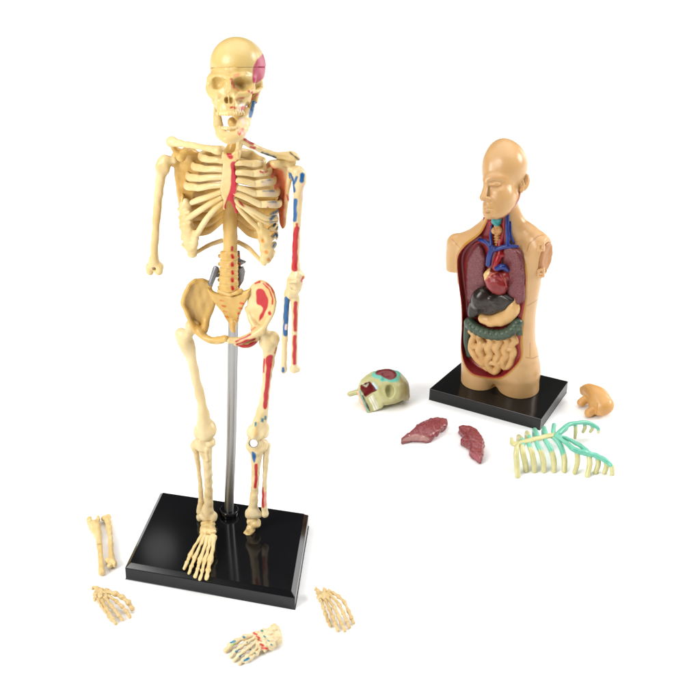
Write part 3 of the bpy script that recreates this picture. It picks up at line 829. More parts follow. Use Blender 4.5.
t.ball((264, 445, 5), (4.6, 6, 6), k=3).ball((250.5, 445, 5), (4.4, 6.5, 6), k=3).ball((255.5, 441.5, 8), (8.4, 7.5, 6), k=3).ball((248.4, 514, 3), (3.2, 5.2, 4), k=3).ball((255.5, 514, 3), (6.5, 4.5, 5), k=3)
t.chain([(253.6, 443.2, -26), (253.6, 443.2, 8), (253.6, 443.2, 34)], [3.9, 3.9, 3.9], sub=True, k=.5, flat=(1, .95)).lumps(.3, 9, 10)
t.build('shin_bone', 'pale bone plastic', sk, .6, [('s', [(253.6 + 4.7 * math.cos(a), 443.2 + 4.2 * math.sin(a)) for a in np.linspace(0, 6.3, 20)], .5, lin(120, 120, 112), .5, -.6), ('p', [(251.6, 452), (254.5, 452.5), (256, 457), (255, 463), (253, 461)], 0, BLUE), ('s', [(256, 465), (256.2, 476), (255.4, 487)], 1.5, RED)])
t = Sculpt(S)
t.chain([(266.4, 446, 3), (266.2, 458, 2), (265, 479, 1), (264.2, 500, 1), (264.6, 510, 1)], [4.4, 3.0, 2.4, 2.6, 3.2], k=2).ball((265, 513.5, 1), (3.8, 4.2, 4), k=2).lumps(.2, 8, 11)
t.build('fibula', 'pale bone plastic', sk, .55, [('s', [(262.6, 488), (263, 507)], 1.3, lin(172, 24, 40)), ('s', [(266, 493), (265.6, 505)], .9, lin(224, 150, 140))])
t = Sculpt(S)      # heel of the leg whose foot lies on the floor
t.ball((253, 521, 3), (6.4, 4.6, 6), k=2.5).ball((256, 524, 4), (4.4, 4.2, 5), k=2.5).ball((250.5, 528.5, 6), (5, 4.4, 5.5), k=2.5).ball((248.3, 534, 8), (4.4, 4.2, 5), k=2.5).lumps(.4, 6, 12)
t.build('heel_bone', 'bone plastic', sk, .5)
ft = Sculpt(S)     # the foot that stands on the base
ank = S.P(208.5, 521, 3)
zt = ank[2]
ft.ball((208.3, 524.5, 5), (7.0, 5.5, 7), k=2.5)
g0 = [(203.5, 532), (206.5, 532.5), (209.5, 532.5), (212.3, 532)]
tal = S.P(208.3, 527, 8)
for x, y in g0:
    a = GR.P(x, y, HT + 17)
    ft.chain([tal + RT * (x - 208.3) * .7, a], [4.2, 3.6], k=2.5, raw=True)
ft.lumps(.5, 5, 14)
foot = ft.build('foot', 'bone plastic', sk, .5)
mt = [((202.5, 535.5), (195.5, 545), (190.3, 555.6), (187, 562.5), (184.4, 568.6)), ((204.8, 537), (199.5, 547), (194.6, 558), (191.5, 566.5), (189, 573.4)), ((207.6, 538), (204.2, 548.5), (200, 559.6), (197.6, 569), (195.2, 576.4)),
      ((210.6, 538), (208.2, 549), (204.6, 560.5), (202.2, 571), (199.8, 579)), ((213.3, 537), (212.8, 548), (210, 560.5), (208, 570.5), (206.4, 578.4))]
for i, P_ in enumerate(mt):
    t = Sculpt(S)
    big = 1.0 if i < 4 else 1.25
    zs = (15, 10.5, 5.2, 4.8, 2.4)
    W = [GR.P(x, y, HT + z) for (x, y), z in zip(P_, zs)]
    t.chain(W[:3], [2.5 * big, 1.55 * big, 2.2 * big], k=1, raw=True)
    t.chain(W[2:], [2.0 * big, 1.5 * big, 1.7 * big], k=1, raw=True)
    for w, r in ((W[0], 2.7), (W[2], 2.6), (W[3], 2.1)):
        t.chain([w - ZZ * .2, w + ZZ * .2], [r * big, r * big], k=1.2, raw=True)
    t.lumps(.25, 5, 20 + i)
    t.build('toe', 'bone plastic', foot, .45)

# ================================================================ the torso model
HB = 15.0
t1, t2 = GR.P(430.1, 388.7, HB), GR.P(540.9, 419, HB)
TN = np.cross(t2 - t1, ZZ); TN /= np.linalg.norm(TN)
TO = GR.P(498, 384, HB)
T = Plane(TO, TN)
to = tag(empty('torso_model', [TO[0], TO[1], 0]), 'flesh coloured bald torso model with open chest of colourful organs on a black base', 'torso model')
slab('display_base', [(467.5, 357.2), (430.1, 388.7), (540.9, 419), (567.7, 381.5)], HB, .35, HB - .35, 'black satin plastic', to, .3)

CAV = [(489, 213), (486.5, 222), (481.5, 233), (468, 243.5), (460.5, 256), (460.8, 275), (463.4, 296), (464.6, 312), (464, 328), (463.2, 345), (470.5, 362.5), (486, 372.6), (502, 374), (516.5, 363.5), (524.4, 348), (525.6, 322), (525.6, 296), (525.6, 274), (523.4, 254), (518, 243.5), (510.5, 232), (509.6, 213)]
CT = dict(n0=13, th=44, tilt=(.22, 0), rnd=3, shift=19)


def cavity():
    s = Sculpt(T); s.plate(CAV, CT['n0'], CT['th'], k=.6, sub=True, tilt=CT['tilt'], rnd=CT['rnd'], shift=CT['shift'])
    return s.ops[0]


cavop = cavity()
bd = Sculpt(T)
bd.loft([(379, 474, 526, 9, 0), (374, 466, 534, 17, 0), (367, 461.5, 538.8, 22, 0), (358, 461, 538.6, 23, 0), (345, 461.6, 536.4, 22.5, 0), (327, 462, 535, 22, 0), (307, 461.6, 535.6, 23, 0), (290, 459.4, 538.5, 24, 0), (274, 457.6, 541.5, 24, 0), (258, 457, 542.5, 22.5, 0), (247, 459, 538, 19, 0), (239, 465, 529, 16, -1), (231, 474, 524, 13, -2), (223, 483, 520.5, 11.5, -2), (212, 487, 518.5, 11.5, -2), (200, 489, 517, 11.5, -2)])
lg1, lg2 = GR.P(478.8, 381.2, HB), GR.P(518, 387.6, HB)
a1, a2 = T.P(481, 358, 1), T.P(519, 362, 1)
bd.chain([lg1 - ZZ * 6, lg1, lg1 * .4 + a1 * .6 + ZZ * 0, a1 + ZZ * 8], [17.6, 17.8, 18.6, 17], raw=True, k=3, per=3)
bd.chain([lg2 - ZZ * 6, lg2, lg2 * .4 + a2 * .6, a2 + ZZ * 8], [20.6, 20.7, 20.6, 17], raw=True, k=5, per=3)
bd.chain([(480, 237, -3), (468, 240.5, -3), (457, 243.4, -3)], [8, 9.2, 9.6], k=4)
bd.chain([(456.6, 243.4, -3), (455.4, 256, -3), (455.6, 276, -3)], [9.6, 9.6, 9.2], k=3)
AC = T.P(455, 268.8, 4)
bd.plate([(440, 268.8), (458.8, 270.4), (459.5, 292), (440, 292)], 0, 60, sub=True, smooth=False, rnd=.3, k=.5)
bd.chain([(510, 212, -4), (519, 225, -5), (531, 236, -4), (539, 245, -3)], [9, 9, 10.4, 12.5], k=5)
bd.ball((537.5, 257, -2), (15, 21.5, 15), k=5)
sk_c = (545.4, 258, -2)
SC0 = T.P(*sk_c)
SD = T.R * .98 + T.N * .2
_e = Sculpt(T).ball((557, 257, 1), (24, 23.5, 27)).ops[0]
half = lambda X, Y, Z: -((X - SC0[0]) * SD[0] + (Y - SC0[1]) * SD[1] + (Z - SC0[2]) * SD[2])
bd._add(lambda X, Y, Z: np.maximum(half(X, Y, Z), _e[0](X, Y, Z)), _e[1], _e[2], 1.2, 'sub')
bd.ball(sk_c, (3.5, 17, 13), sub=True, k=.6, turn=-.2)
bd.ops.append(cavop)
bd.keep(lambda X, Y, Z: HB + .15 - Z + 0 * X + 0 * Y)


def body_paint(V, N, col):
    px = project(V)
    d = -cavop[0](V[:, 0], V[:, 1], V[:, 2])     # inside the hollow is positive
    q = sc(TO)
    w = .2 * np.sin(px[:, 0] * .35 + px[:, 1] * .27)
    front = (V - TO) @ T.N
    def put(m, c):
        m = np.clip(m, 0, 1)[:, None]
        col[:, :3] = np.where(col[:, 3:] > 0, col[:, :3] * (1 - m) + np.array(c) * m, np.where(m > 0, np.array(c), col[:, :3]))
        col[:, 3] = np.maximum(col[:, 3], m[:, 0])
    put(((d + (2.6 + w * .8) * q) / .6) * (front > -2), SKIN_CUT)
    put(((d + (1.0 + w) * q) / .6) * (front > -8), lin(150, 40, 34))
    put(((d + .35) / .5) * (front < 30), lin(128, 34, 38))
    soc = np.linalg.norm((V - T.P(*sk_c)) @ np.linalg.inv(np.diag([8.4, 13.5, 14.6])), axis=1)


SEAM = lin(150, 96, 56)
body = bd.build('body', 'skin plastic', to, .62, [('s', [(527, 251), (529, 244), (538, 236), (543, 235)], .25, SEAM, .4), ('s', [(525.8, 357.5), (533, 358.5), (538.6, 355.6)], .25, SEAM, .4), ('s', [(527, 306), (534, 302), (541, 297)], .25, SEAM, .4), ('s', [(463, 364), (468, 367)], .2, SEAM, .4),
                  ('s', [(530, 343), (530, 357)], .2, SEAM, .4), ('s', [(452, 239), (462, 250), (458, 268)], .2, SEAM, .4)], body_paint)
# arm socket: a tan disc, its shade mixed into the brown, with two brackets
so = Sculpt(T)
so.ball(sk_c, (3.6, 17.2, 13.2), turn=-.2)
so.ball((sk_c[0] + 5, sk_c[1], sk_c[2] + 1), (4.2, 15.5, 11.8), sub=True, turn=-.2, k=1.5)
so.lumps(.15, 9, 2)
soc = so.build('arm_socket', 'shaded socket plastic', body, .6)
for y in (247.5, 273.5):
    s = Sculpt(T)
    s.plate([(537.5, y - 4.2), (544.6, y - 6), (544.6, y + 3.6), (537.5, y + 4)], 12, 3, smooth=False, rnd=.4)
    s.plate([(539.6, y - 2.0), (542.9, y - 3), (542.9, y + 1.4), (539.6, y + 1.8)], 12, 6, sub=True, smooth=False, rnd=.3, k=.3)
    s.build('bracket', 'skin plastic', soc, .5)

# ---- head (frame facing the lens)
HV = View(T.P(505, 178, 2))
hd = Sculpt(HV)
hd.ball((503.4, 164.5, -2), (20.2, 26.2, 23), k=4)
hd.ball((510, 166, -5), (16.8, 21, 24), k=7)
hd.ball((490.4, 170, 6), (7.4, 17, 9.5), k=7)
hd.ball((498, 191, 4), (14, 27, 16), k=7)
hd.ball((503, 196, 9), (10.5, 11, 8), k=8)
hd.chain([(490, 213.6, 10), (498, 212.6, 9), (507, 206.6, 5), (514, 197.6, 0), (517.6, 186, -4)], [4.4, 5, 5.4, 5.6, 5.4], k=7)
hd.ball((488.6, 214.2, 12.5), (4.6, 4.4, 5), k=4)
hd.ball((489, 207.4, 11), (5.4, 7, 6), k=7).ball((488.6, 203, 12.6), (4.4, 4, 5), k=5)
hd.chain([(485.5, 179.8, 14.4), (490, 178.6, 17), (497, 178.4, 18.2), (505, 180, 15.4)], [2.4, 2.6, 2.6, 1.8], k=6)
hd.ball((496.4, 184.4, 22.6), (6.2, 3.2, 4.4), sub=True, k=5)
hd.ball((485.2, 184, 22), (1.8, 2.8, 4), sub=True, k=2)
hd.chain([(491, 184.4, 17.6), (496.8, 184, 18.6), (502, 184.8, 16.8)], [1.6, 2.5, 1.4], k=1.2)
hd.chain([(491.6, 186.2, 19), (497, 186.6, 20.6), (502, 186, 18.4)], [.25, .4, .25], sub=True, k=.6)
hd.chain([(487, 180, 14.6), (485.7, 187, 16.6), (484, 193.6, 18.2), (482.6, 197.8, 19)], [2.4, 2.7, 3.0, 3.2], k=3)
hd.ball((487.6, 199, 17), (3.2, 2.4, 3.4), k=2)
hd.ball((485.6, 201.6, 20), (1.3, .8, 2), sub=True, k=.8)
hd.chain([(490.6, 199.6, 20), (491.4, 202.5, 18.6)], [.5, .3], sub=True, k=1)
hd.chain([(484.3, 206.2, 16.4), (487.6, 206.8, 17.6), (492.4, 208, 15.6)], [1.1, 1.6, .7], k=1.4)
hd.chain([(484.9, 210.1, 16.2), (488, 210.4, 17.4), (492, 209.6, 15.6)], [1.2, 1.7, .7], k=1.4)
hd.chain([(484.0, 208.3, 18), (488, 208.7, 19.6), (493.6, 209, 17.4)], [.35, .55, .3], sub=True, k=.5)
hd.ball((488.6, 212.9, 18.4), (2.4, .8, 2), sub=True, k=2)
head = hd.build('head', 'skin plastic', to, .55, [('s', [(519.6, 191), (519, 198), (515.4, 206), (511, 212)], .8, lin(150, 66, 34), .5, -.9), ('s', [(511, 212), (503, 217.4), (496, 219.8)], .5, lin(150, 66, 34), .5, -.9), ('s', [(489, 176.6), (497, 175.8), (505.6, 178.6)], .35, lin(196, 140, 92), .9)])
e = Sculpt(HV)
e.ball((525, 182.4, 3), (4.7, 9, 3.2), roll=-.24)
e.ball((525, 181, 6.4), (2.7, 5.8, 2.6), sub=True, roll=-.24, k=1)
e.chain([(521.6, 179, 5), (524, 184, 5), (522.6, 189, 5)], [.9, .8, 1.1], k=1)
e.ball((521.4, 190.4, 4), (2.2, 2.6, 2), k=1.5).ball((519.6, 183, 3), (2, 4, 3), k=2)
e.build('ear', 'skin plastic', head, .45)

# ---- organs
lu = Sculpt(T)
lu.plate([(479, 243.5), (484, 249), (486.5, 260), (485.5, 274), (488, 292), (485, 303), (475, 305), (468, 300), (467, 284), (468, 262), (473, 249)], 6, 11, rnd=4, tilt=(.22, 0)).lumps(.3, 8, 2)
lu.build('lung', 'lung plastic', to, .65)
lu = Sculpt(T)
lu.plate([(505, 246), (514, 246), (521.5, 253), (524.6, 268), (525.2, 284), (525, 299), (517, 304), (508, 298), (506, 285), (504, 268)], 14.5, 11, rnd=4, tilt=(.22, 0)).lumps(.3, 8, 3)
lu.build('lung', 'lung plastic', to, .65)
ch = Sculpt(T)
ch.plate([(486, 212), (511, 212), (511, 235), (519, 246), (508, 262), (484, 262), (472, 246), (482, 236)], 3, 4, rnd=1)
ch.chain([(491, 222, 8), (491.5, 236, 9), (496, 250, 12)], 2.2, k=1).chain([(504, 216, 8), (503.5, 232, 9), (500.5, 246, 12)], 2.2, k=1)
ch.chain([(499.5, 240, 10), (500, 252, 15), (497, 262, 19), (496, 268, 20)], [2.8, 3.4, 3.8, 3.6], k=1)
ch.chain([(500, 254, 16), (505, 256, 13), (508, 266, 9), (508, 282, 6)], [3.2, 3.2, 3, 2.6], k=1)
ch.build('artery', 'artery plastic', to, .55)
ve = Sculpt(T)
ve.chain([(479.5, 239.8, 9), (485, 241.6, 13), (490, 246, 16), (492, 249.6, 18)], [1.8, 2.3, 2.5, 2.6], k=1)
ve.chain([(492.5, 250, 18), (498, 248.6, 19), (507, 246.2, 17), (517.5, 246.4, 15)], [2.5, 2.3, 2.3, 1.6], k=1)
ve.chain([(492.6, 248, 18), (489.6, 256, 20), (488.4, 264, 21)], [2.9, 3.0, 2.9], k=1)
ve.chain([(507.4, 213, 10), (507.2, 226, 13), (507.8, 238, 15), (507.2, 246, 17)], [1.9, 2.1, 2.3, 2.3], k=1)
ve.chain([(510.2, 222, 8), (510.6, 234, 11), (514, 243, 12)], [1.1, 1.2, 1.2], k=.6)
ve.chain([(491.6, 226, 10), (490.6, 236, 12), (491.4, 244, 15)], [1.2, 1.5, 1.7], k=.6)
ve.build('vein', 'vein plastic', to, .5)
la = Sculpt(T)
la.ball((496.4, 221, 11), (5.2, 4.8, 5), k=1).ball((494.4, 218, 12), (2.8, 3, 4), k=2).ball((499.2, 218.4, 12), (2.8, 3, 4), k=2).ball((496.6, 223.8, 14), (2.6, 2, 3), k=1.5).lumps(.25, 5, 4)
la.build('larynx', 'larynx plastic', to, .5)
tr = Sculpt(T)
tr.ball((494.4, 230.6, 12), (3.2, 3.6, 3.6), k=1.5).ball((499.6, 230.2, 12), (3.2, 3.8, 3.6), k=1.5).chain([(497.2, 225, 10), (497.4, 236, 10), (498, 247, 10)], [2.6, 2.6, 2.4], k=1)
for i in range(8):
    tr.chain([(494.6, 226 + i * 2.7, 11), (497.3, 226.3 + i * 2.7, 13), (500, 226 + i * 2.7, 11)], .9, k=.5)
tr.build('trachea', 'trachea plastic', to, .45)
he = Sculpt(T)
he.ball((496.6, 281.4, 19), (11.6, 12.2, 9.5), k=2, roll=.35).ball((499.5, 286, 20), (9, 8.4, 8.5), k=4).ball((489.4, 276, 19), (5.6, 8, 6), k=3).ball((506, 275, 17), (5, 5.5, 5), k=3)
he.chain([(499, 272, 26), (504, 280, 27.5), (507, 287, 25)], .6, k=1).lumps(.35, 7, 5)
heart = he.build('heart', 'heart plastic', to, .5, [('p', [(482.5, 269), (488, 265), (490.6, 268), (487.5, 277), (483.6, 280)], 0, lin(224, 186, 120)), ('s', [(486.4, 279), (492, 274), (497, 272)], .5, lin(206, 120, 80), .6), ('s', [(503.6, 276), (506.6, 284)], .5, lin(206, 110, 90), .6)])
pa = Sculpt(T)
pa.chain([(497, 268.6, 24), (502.6, 266.6, 23), (507.2, 270, 20)], [2.6, 3.2, 2.4], k=1)
pa.build('lung_artery', 'vein plastic', heart, .5)
li = Sculpt(T)
li.plate([(471, 299), (476, 291), (482, 286.6), (488, 288.6), (493.5, 294), (499, 291), (506, 292), (514.6, 297.4), (514.2, 301), (508.5, 307), (500, 311), (491, 313.6), (482, 313), (475.4, 316.4), (469.4, 314), (468.8, 306)], 15, 15, rnd=5.5, tilt=(.1, .05), k=2)
li.ball((480.4, 300, 19), (9.4, 11.5, 8), k=4).ball((499, 302, 19), (12, 7.6, 7), k=4)
li.chain([(488.6, 286, 28), (488, 293, 29), (490, 300, 29)], [1.6, .9, .3], sub=True, k=3).lumps(.15, 14, 6)
li.build('liver', 'liver plastic', to, .55)
so2 = Sculpt(T)
so2.chain([(514, 300.5, 18), (513, 309, 19), (504.5, 317, 19), (493, 320.6, 18), (483, 318.4, 17)], [4.5, 7.4, 7.6, 6.4, 5], k=2).chain([(517, 299, 19), (516.6, 309, 20), (511, 317.6, 21), (500, 323.8, 21), (488, 325.4, 20)], 1.4, k=1).lumps(.25, 10, 7)
so2.build('stomach', 'stomach plastic', to, .55)
co_ = Sculpt(T)
cp = [(469.6, 323, 13), (474, 327.5, 17), (482, 332, 20), (492, 334.5, 22), (503, 334.4, 22), (512, 330, 21), (517.6, 323, 18)]
Wc, _ = spline(np.array([T.P(*p) for p in cp]), np.ones(len(cp)), 4)
for i in range(0, len(Wc)):
    co_.chain([Wc[i] - ZZ * .3, Wc[i] + ZZ * .3], [5.6 - .9 * (i % 2)] * 2, raw=True, k=.5)
co_.chain([(518.4, 324, 15), (521, 338, 12), (519.5, 354, 10), (513, 364, 9)], [4.6, 4.4, 4.2, 4], k=1).chain([(468.4, 322, 11), (467.4, 340, 9), (470, 354, 9)], [4.4, 4, 4], k=1)
co_.build('large_intestine', 'colon plastic', to, .55)
si = Sculpt(T)
rs = random.Random(11)
coil = [(470.5, 330), (474.5, 335), (472.4, 341.5), (471.4, 348), (474.6, 354.5), (478.6, 360), (483.4, 362.6), (482.2, 356), (479.4, 350), (481.6, 344), (479.4, 338), (483, 333.4), (488.6, 336), (491.4, 341.6), (488.4, 348), (490.4, 354), (487, 360.5), (489.6, 367.6),
        (494.8, 371), (498.4, 366.4), (495.6, 360.4), (498.6, 354), (496, 347.6), (499.4, 342), (500.4, 336.4), (505.6, 337.6), (507.4, 343.4), (504, 349.4), (506.4, 355), (503, 360.6), (505, 366.4), (510, 364), (511.8, 358), (513.4, 351.6), (511.6, 345.4), (515, 340), (512.6, 334.6), (517, 330.4), (518, 336), (516.4, 341)]
pts = []
for i, (x, y) in enumerate(coil):
    r2 = ((x - 495) / 30) ** 2 + ((y - 350) / 28) ** 2
    pts.append((x, y, 11 + 11 * max(0, 1 - r2) + rs.uniform(-.9, .9)))
si.chain(pts, [rs.uniform(3.5, 4.4) for _ in pts], k=.3, per=4)
for cx, cy, an, l in ((485.5, 345, .2, 3), (501.6, 362, -.3, 2.5), (493.4, 338, .1, 3), (476.4, 346, -.2, 2.4), (509, 349, .25, 2.6), (492.6, 362.6, .1, 2.4), (484.6, 366.6, .6, 3)):
    r2 = ((cx - 495) / 30) ** 2 + ((cy - 350) / 28) ** 2
    n_ = 11 + 11 * max(0, 1 - r2)
    si.chain([(cx - l * math.cos(an), cy - l * math.sin(an), n_), (cx + l * math.cos(an), cy + l * math.sin(an), n_ + .6)], 3.0, k=.3)
si.ball((495, 350, 7), (24.5, 21, 11), k=.3).lumps(.12, 8, 8)
si.build('small_intestine', 'intestine plastic', to, .5)

# ================================================================ loose pieces
def piece(name, s, mat, vox, label, cat, paint=(), extra=None, group=None):
    o = s.build(name, mat, None, vox, paint, extra)
    return tag(o, label, cat, group)


# two forearm bones beside the base
b = Sculpt(GR)
b.chain([(94.6, 525, 6), (96.6, 531, 5), (98.6, 540, 5), (99.8, 550, 5), (100.9, 562, 4.5), (101.4, 570, 4.5)], [5.4, 4.6, 2.9, 2.6, 2.7, 3.2], k=2)
b.ball((90, 521, 6), (3.4, 5, 5), k=2).ball((97.6, 519.4, 6), (2.6, 4.6, 4.5), k=2).ball((94.2, 517.4, 8), (2.3, 4.6, 14), sub=True, k=1).ball((101.8, 571.5, 4.6), (3.4, 4.4, 4), k=2).ball((92.5, 526, 6), (4, 5, 5), k=2).lumps(.3, 6, 3)
piece('ulna', b, 'bone plastic', .5, 'longer of two loose bones, with a forked upper end, left of the skeleton base', 'bone', [('s', [(97, 544.5), (101, 544)], .3, lin(150, 110, 70))])
b = Sculpt(GR)
b.chain([(107.2, 519, 5), (108.6, 526, 5), (110.2, 536, 5), (111, 547, 5), (111.4, 556, 5), (111.6, 562, 5)], [3.6, 3.0, 2.5, 2.5, 3.0, 4.2], k=2)
b.ball((103.6, 518.6, 5), (2.4, 2.6, 3), k=2).ball((108.6, 517, 5), (2.4, 3, 3), k=1.5).ball((107.4, 560.2, 5), (2.8, 2.8, 3), k=2).ball((114.8, 564, 5), (2.4, 4, 3.4), k=2).ball((109.6, 566, 5), (2.6, 2.4, 3), k=2).ball((112.4, 569, 5), (1.4, 2.6, 6), sub=True, k=1).lumps(.3, 6, 4)
piece('radius_bone', b, 'bone plastic', .5, 'shorter of two loose bones, with a flared lower end, closest to the skeleton base', 'bone')


def hand(name, label, cat, palm, fingers, mat, sd, rad, ptn=()):
    allp = np.array([GR.P(*p) for p, _ in palm])
    c0 = allp.mean(0); c0[2] = 0
    t = tag(empty(name, c0), label, cat)
    s = Sculpt(GR)
    for p, r in palm:
        s.ball(p, r, k=1.4)
    s.lumps(.5, 4, sd)
    s.build('wrist_bones', mat, t, .42, ptn)
    for i, (nm, pts) in enumerate(fingers):
        f = Sculpt(GR)
        W = [GR.P(*p) for p in pts]
        r = rad[i] if isinstance(rad, (list, tuple)) else rad
        for a, b_ in zip(W[:-1], W[1:]):
            f.chain([a, a * .5 + b_ * .5, b_], [r * 1.05, r * .78, r * 1.0], raw=True, k=.8)
        for w in W[1:-1]:
            f.chain([w - ZZ * .2, w + ZZ * .2], [r * 1.16] * 2, raw=True, k=1)
        f.lumps(.16, 4, sd + i + 1)
        f.build(nm, mat, t, .42, ptn)
    return t


hand('hand_skeleton', 'tan finger bones of a hand lying left of the skeleton base, below two loose bones', 'hand bones',
     [((93.4, 588, 6), 2.2), ((97.5, 589.5, 7), 3.4), ((96.4, 594.5, 6), 3.6), ((101.5, 591.6, 8), 3.8), ((101, 597, 7), 3.4), ((106.5, 591.6, 9), 3.4), ((106.5, 597, 8), 3.0), ((95, 599, 5), 2.4)],
     [('thumb', [(108, 592, 10), (115.5, 593.6, 11), (122, 597, 10), (128.5, 602.5, 8), (132.2, 608.6, 4)]),
      ('finger', [(109, 596, 9), (116.5, 601.4, 9), (122, 606.5, 7), (126.6, 611.5, 5), (130, 617, 2.6)]),
      ('finger', [(106, 599, 8), (111.4, 606, 8), (115.4, 611, 6.4), (119, 615.6, 4.6), (122.4, 619.6, 2.4)]),
      ('finger', [(102, 600.6, 7), (106.4, 608.4, 7), (109.6, 613.8, 6), (112.6, 618.6, 4.4), (115.4, 623.6, 2.4)]),
      ('finger', [(97.5, 599, 5), (101.6, 605.6, 5), (105.4, 611, 4.6), (109, 616.4, 3.6), (112, 620.6, 2.2)])], 'tan bone plastic', 31, [2.5, 1.8, 1.8, 1.8, 1.6])
hand('hand_skeleton', 'tan finger bones of a hand lying right of the skeleton base, fingers fanned', 'hand bones',
     [((315.8, 588.6, 7), 1.9), ((318.4, 592, 7), 3.0), ((319.6, 596.6, 6), 3.0), ((324.4, 589.6, 8), 2.4), ((324, 593.6, 8), 3.0), ((324.4, 598, 7), 2.8), ((329, 591.6, 9), 2.6), ((329, 596, 8), 2.6), ((320, 600, 5), 2.0)],
     [('finger', [(320.6, 599, 5), (323.2, 607, 6), (325.6, 614, 5.4), (328, 620.5, 4), (330.4, 625.6, 2.2)]),
      ('finger', [(325.4, 600, 7), (329.6, 609, 8), (332.6, 617, 6.6), (335.2, 623.6, 4.6), (337.6, 630, 2.2)]),
      ('finger', [(327.6, 597.6, 8), (334.4, 607.4, 9), (338.2, 615.6, 7.4), (341.4, 623.4, 5), (344.8, 630.6, 2.2)]),
      ('finger', [(330.6, 594.6, 9), (339.4, 605, 9.4), (343.4, 613, 7.6), (346.6, 620.6, 5), (349.2, 627, 2.2)]),
      ('thumb', [(333, 592.6, 9), (338.4, 596.4, 9.6), (344.4, 602, 8.6), (348.8, 611.6, 6), (351.6, 618, 4), (353.4, 622.6, 2.4)])], 'tan bone plastic', 51, 1.75)
TEALD = lin(40, 110, 128)
fp = [('s', [(254, 633.2), (256.6, 634.6)], .9, lin(190, 60, 50)), ('s', [(256.4, 636.2), (259.2, 638)], .9, lin(190, 60, 50)), ('s', [(258.6, 639.6), (261.4, 641.2)], .9, lin(190, 60, 50)), ('s', [(260.4, 644), (263.4, 645.6)], 1.0, lin(190, 60, 50)), ('s', [(262.6, 648), (267, 648.6)], 1.1, lin(190, 60, 50)),
      ('s', [(261.4, 630.6), (262.4, 630.9)], 1.0, TEALD), ('s', [(264, 636), (265, 637)], .8, TEALD), ('s', [(268, 640.6), (269, 641)], .7, TEALD), ('s', [(271, 644.6), (271.8, 645)], .7, TEALD), ('s', [(243.4, 637), (244.4, 637.4)], .9, TEALD), ('s', [(247, 642.4)], .8, TEALD), ('s', [(250.4, 649.6)], .9, TEALD), ('s', [(255, 653.4)], .9, TEALD),
      ('s', [(230.6, 642.4), (235, 641.2)], 1.0, lin(50, 120, 150)), ('s', [(236, 651.4), (239.4, 650)], 1.0, lin(50, 120, 150)), ('s', [(240, 656.4), (244, 654.8)], .9, lin(60, 100, 130)), ('s', [(244.6, 660.4), (249, 658.4)], 1.1, lin(50, 120, 150)), ('s', [(231, 645), (235, 643.6)], .6, lin(160, 190, 100))]
hand('foot_skeleton', 'cream foot bones painted with red and blue marks, lying in front of the skeleton base', 'foot bones',
     [((274, 633, 9), (7.0, 8.6, 9)), ((277, 638, 8), (5.4, 8, 7)), ((268, 637, 9), (6.4, 9, 8)), ((271, 643, 8), (5.0, 7, 7)), ((262.6, 635.4, 9), (4.6, 7, 7)), ((264.6, 642.4, 8), (4.6, 7, 6.6)), ((258, 637.6, 8), 4.6), ((260.6, 645, 7), 4.8), ((265, 648, 6), 3.6)],
     [('big_toe', [(256.5, 633.6, 10), (245, 637.4, 9), (236, 641.4, 7), (230.4, 645.6, 5), (226, 650.4, 3)]),
      ('toe', [(256, 637, 9), (246.4, 643, 8), (240.5, 647, 6.4), (235, 651.6, 4.4), (230.4, 656.6, 2.4)]),
      ('toe', [(257, 641, 8), (249.4, 647.4, 7), (243.5, 651.6, 6), (238.6, 656, 4), (234.4, 660.4, 2.4)]),
      ('toe', [(259, 645.4, 7), (253, 652, 6), (247.5, 656.6, 5), (243.5, 660, 3.6), (239.6, 663.4, 2.2)]),
      ('toe', [(261.6, 648, 6), (256.6, 653.6, 5.4), (250.6, 658, 4.4), (246, 661.6, 3.4)])], 'grey bone plastic', 71, [2.9, 2.2, 2.2, 2.2, 1.9], fp)

# half of a skull lying crown up
KV = View(GR.P(382, 392, 14))
h = Sculpt(KV)
h.ball((389, 390, 0), (20.5, 21, 18), k=3, roll=-.1)
h.ball((378, 387, 2), (21, 16.5, 14), k=4, roll=.35)
h.chain([(364, 384, 8), (373, 384.6, 15), (379, 391, 17), (383, 397, 15)], [3.2, 2.8, 2.6, 2.8], k=2)
h.chain([(397, 386, 13), (399, 392, 13), (396, 400, 10)], [2.4, 2.4, 3], k=2)
h.plate([(357, 391), (368, 381), (381, 391), (384, 404), (379, 409), (367, 413.5), (361, 404)], 3, 16, rnd=2, smooth=False, k=3)
h.chain([(382, 401, 8), (392, 401, 6), (402, 398.5, 4), (407, 397, 2)], [4, 4, 3, 3], k=3)
h.ball((389.8, 391, 20), (4.4, 6.6, 8), sub=True, k=2)
h.plate([(359.6, 386), (369.6, 381.6), (376.4, 390.2), (365, 397)], 18, 16, sub=True, smooth=False, rnd=.6, k=.8)
h.ball((386, 372.5, 21), (9.6, 5, 9), sub=True, k=3, roll=-.12)
h.chain([(349.6, 394.4, 4), (356.4, 392.4, 6)], [2.4, 2.6], k=1).chain([(405, 399.6, 0), (408, 400.6, 0)], [1.8, 1.6], k=1)
h.plate([(380, 409.5), (383, 405), (394, 403.2), (403, 400), (410, 401), (410, 425), (370, 425), (367, 414)], 0, 80, sub=True, smooth=False, k=.6)
h.plate([(340, 397), (355, 391.5), (360.5, 404), (366.6, 414.5), (340, 420)], 0, 80, sub=True, smooth=False, k=.6)
h.chain([(349.6, 394.4, 4), (356.4, 392.4, 6)], [2.4, 2.6], k=1).lumps(.25, 10, 3)
TEALL = lin(96, 178, 158)
DRED = lin(112, 24, 26)
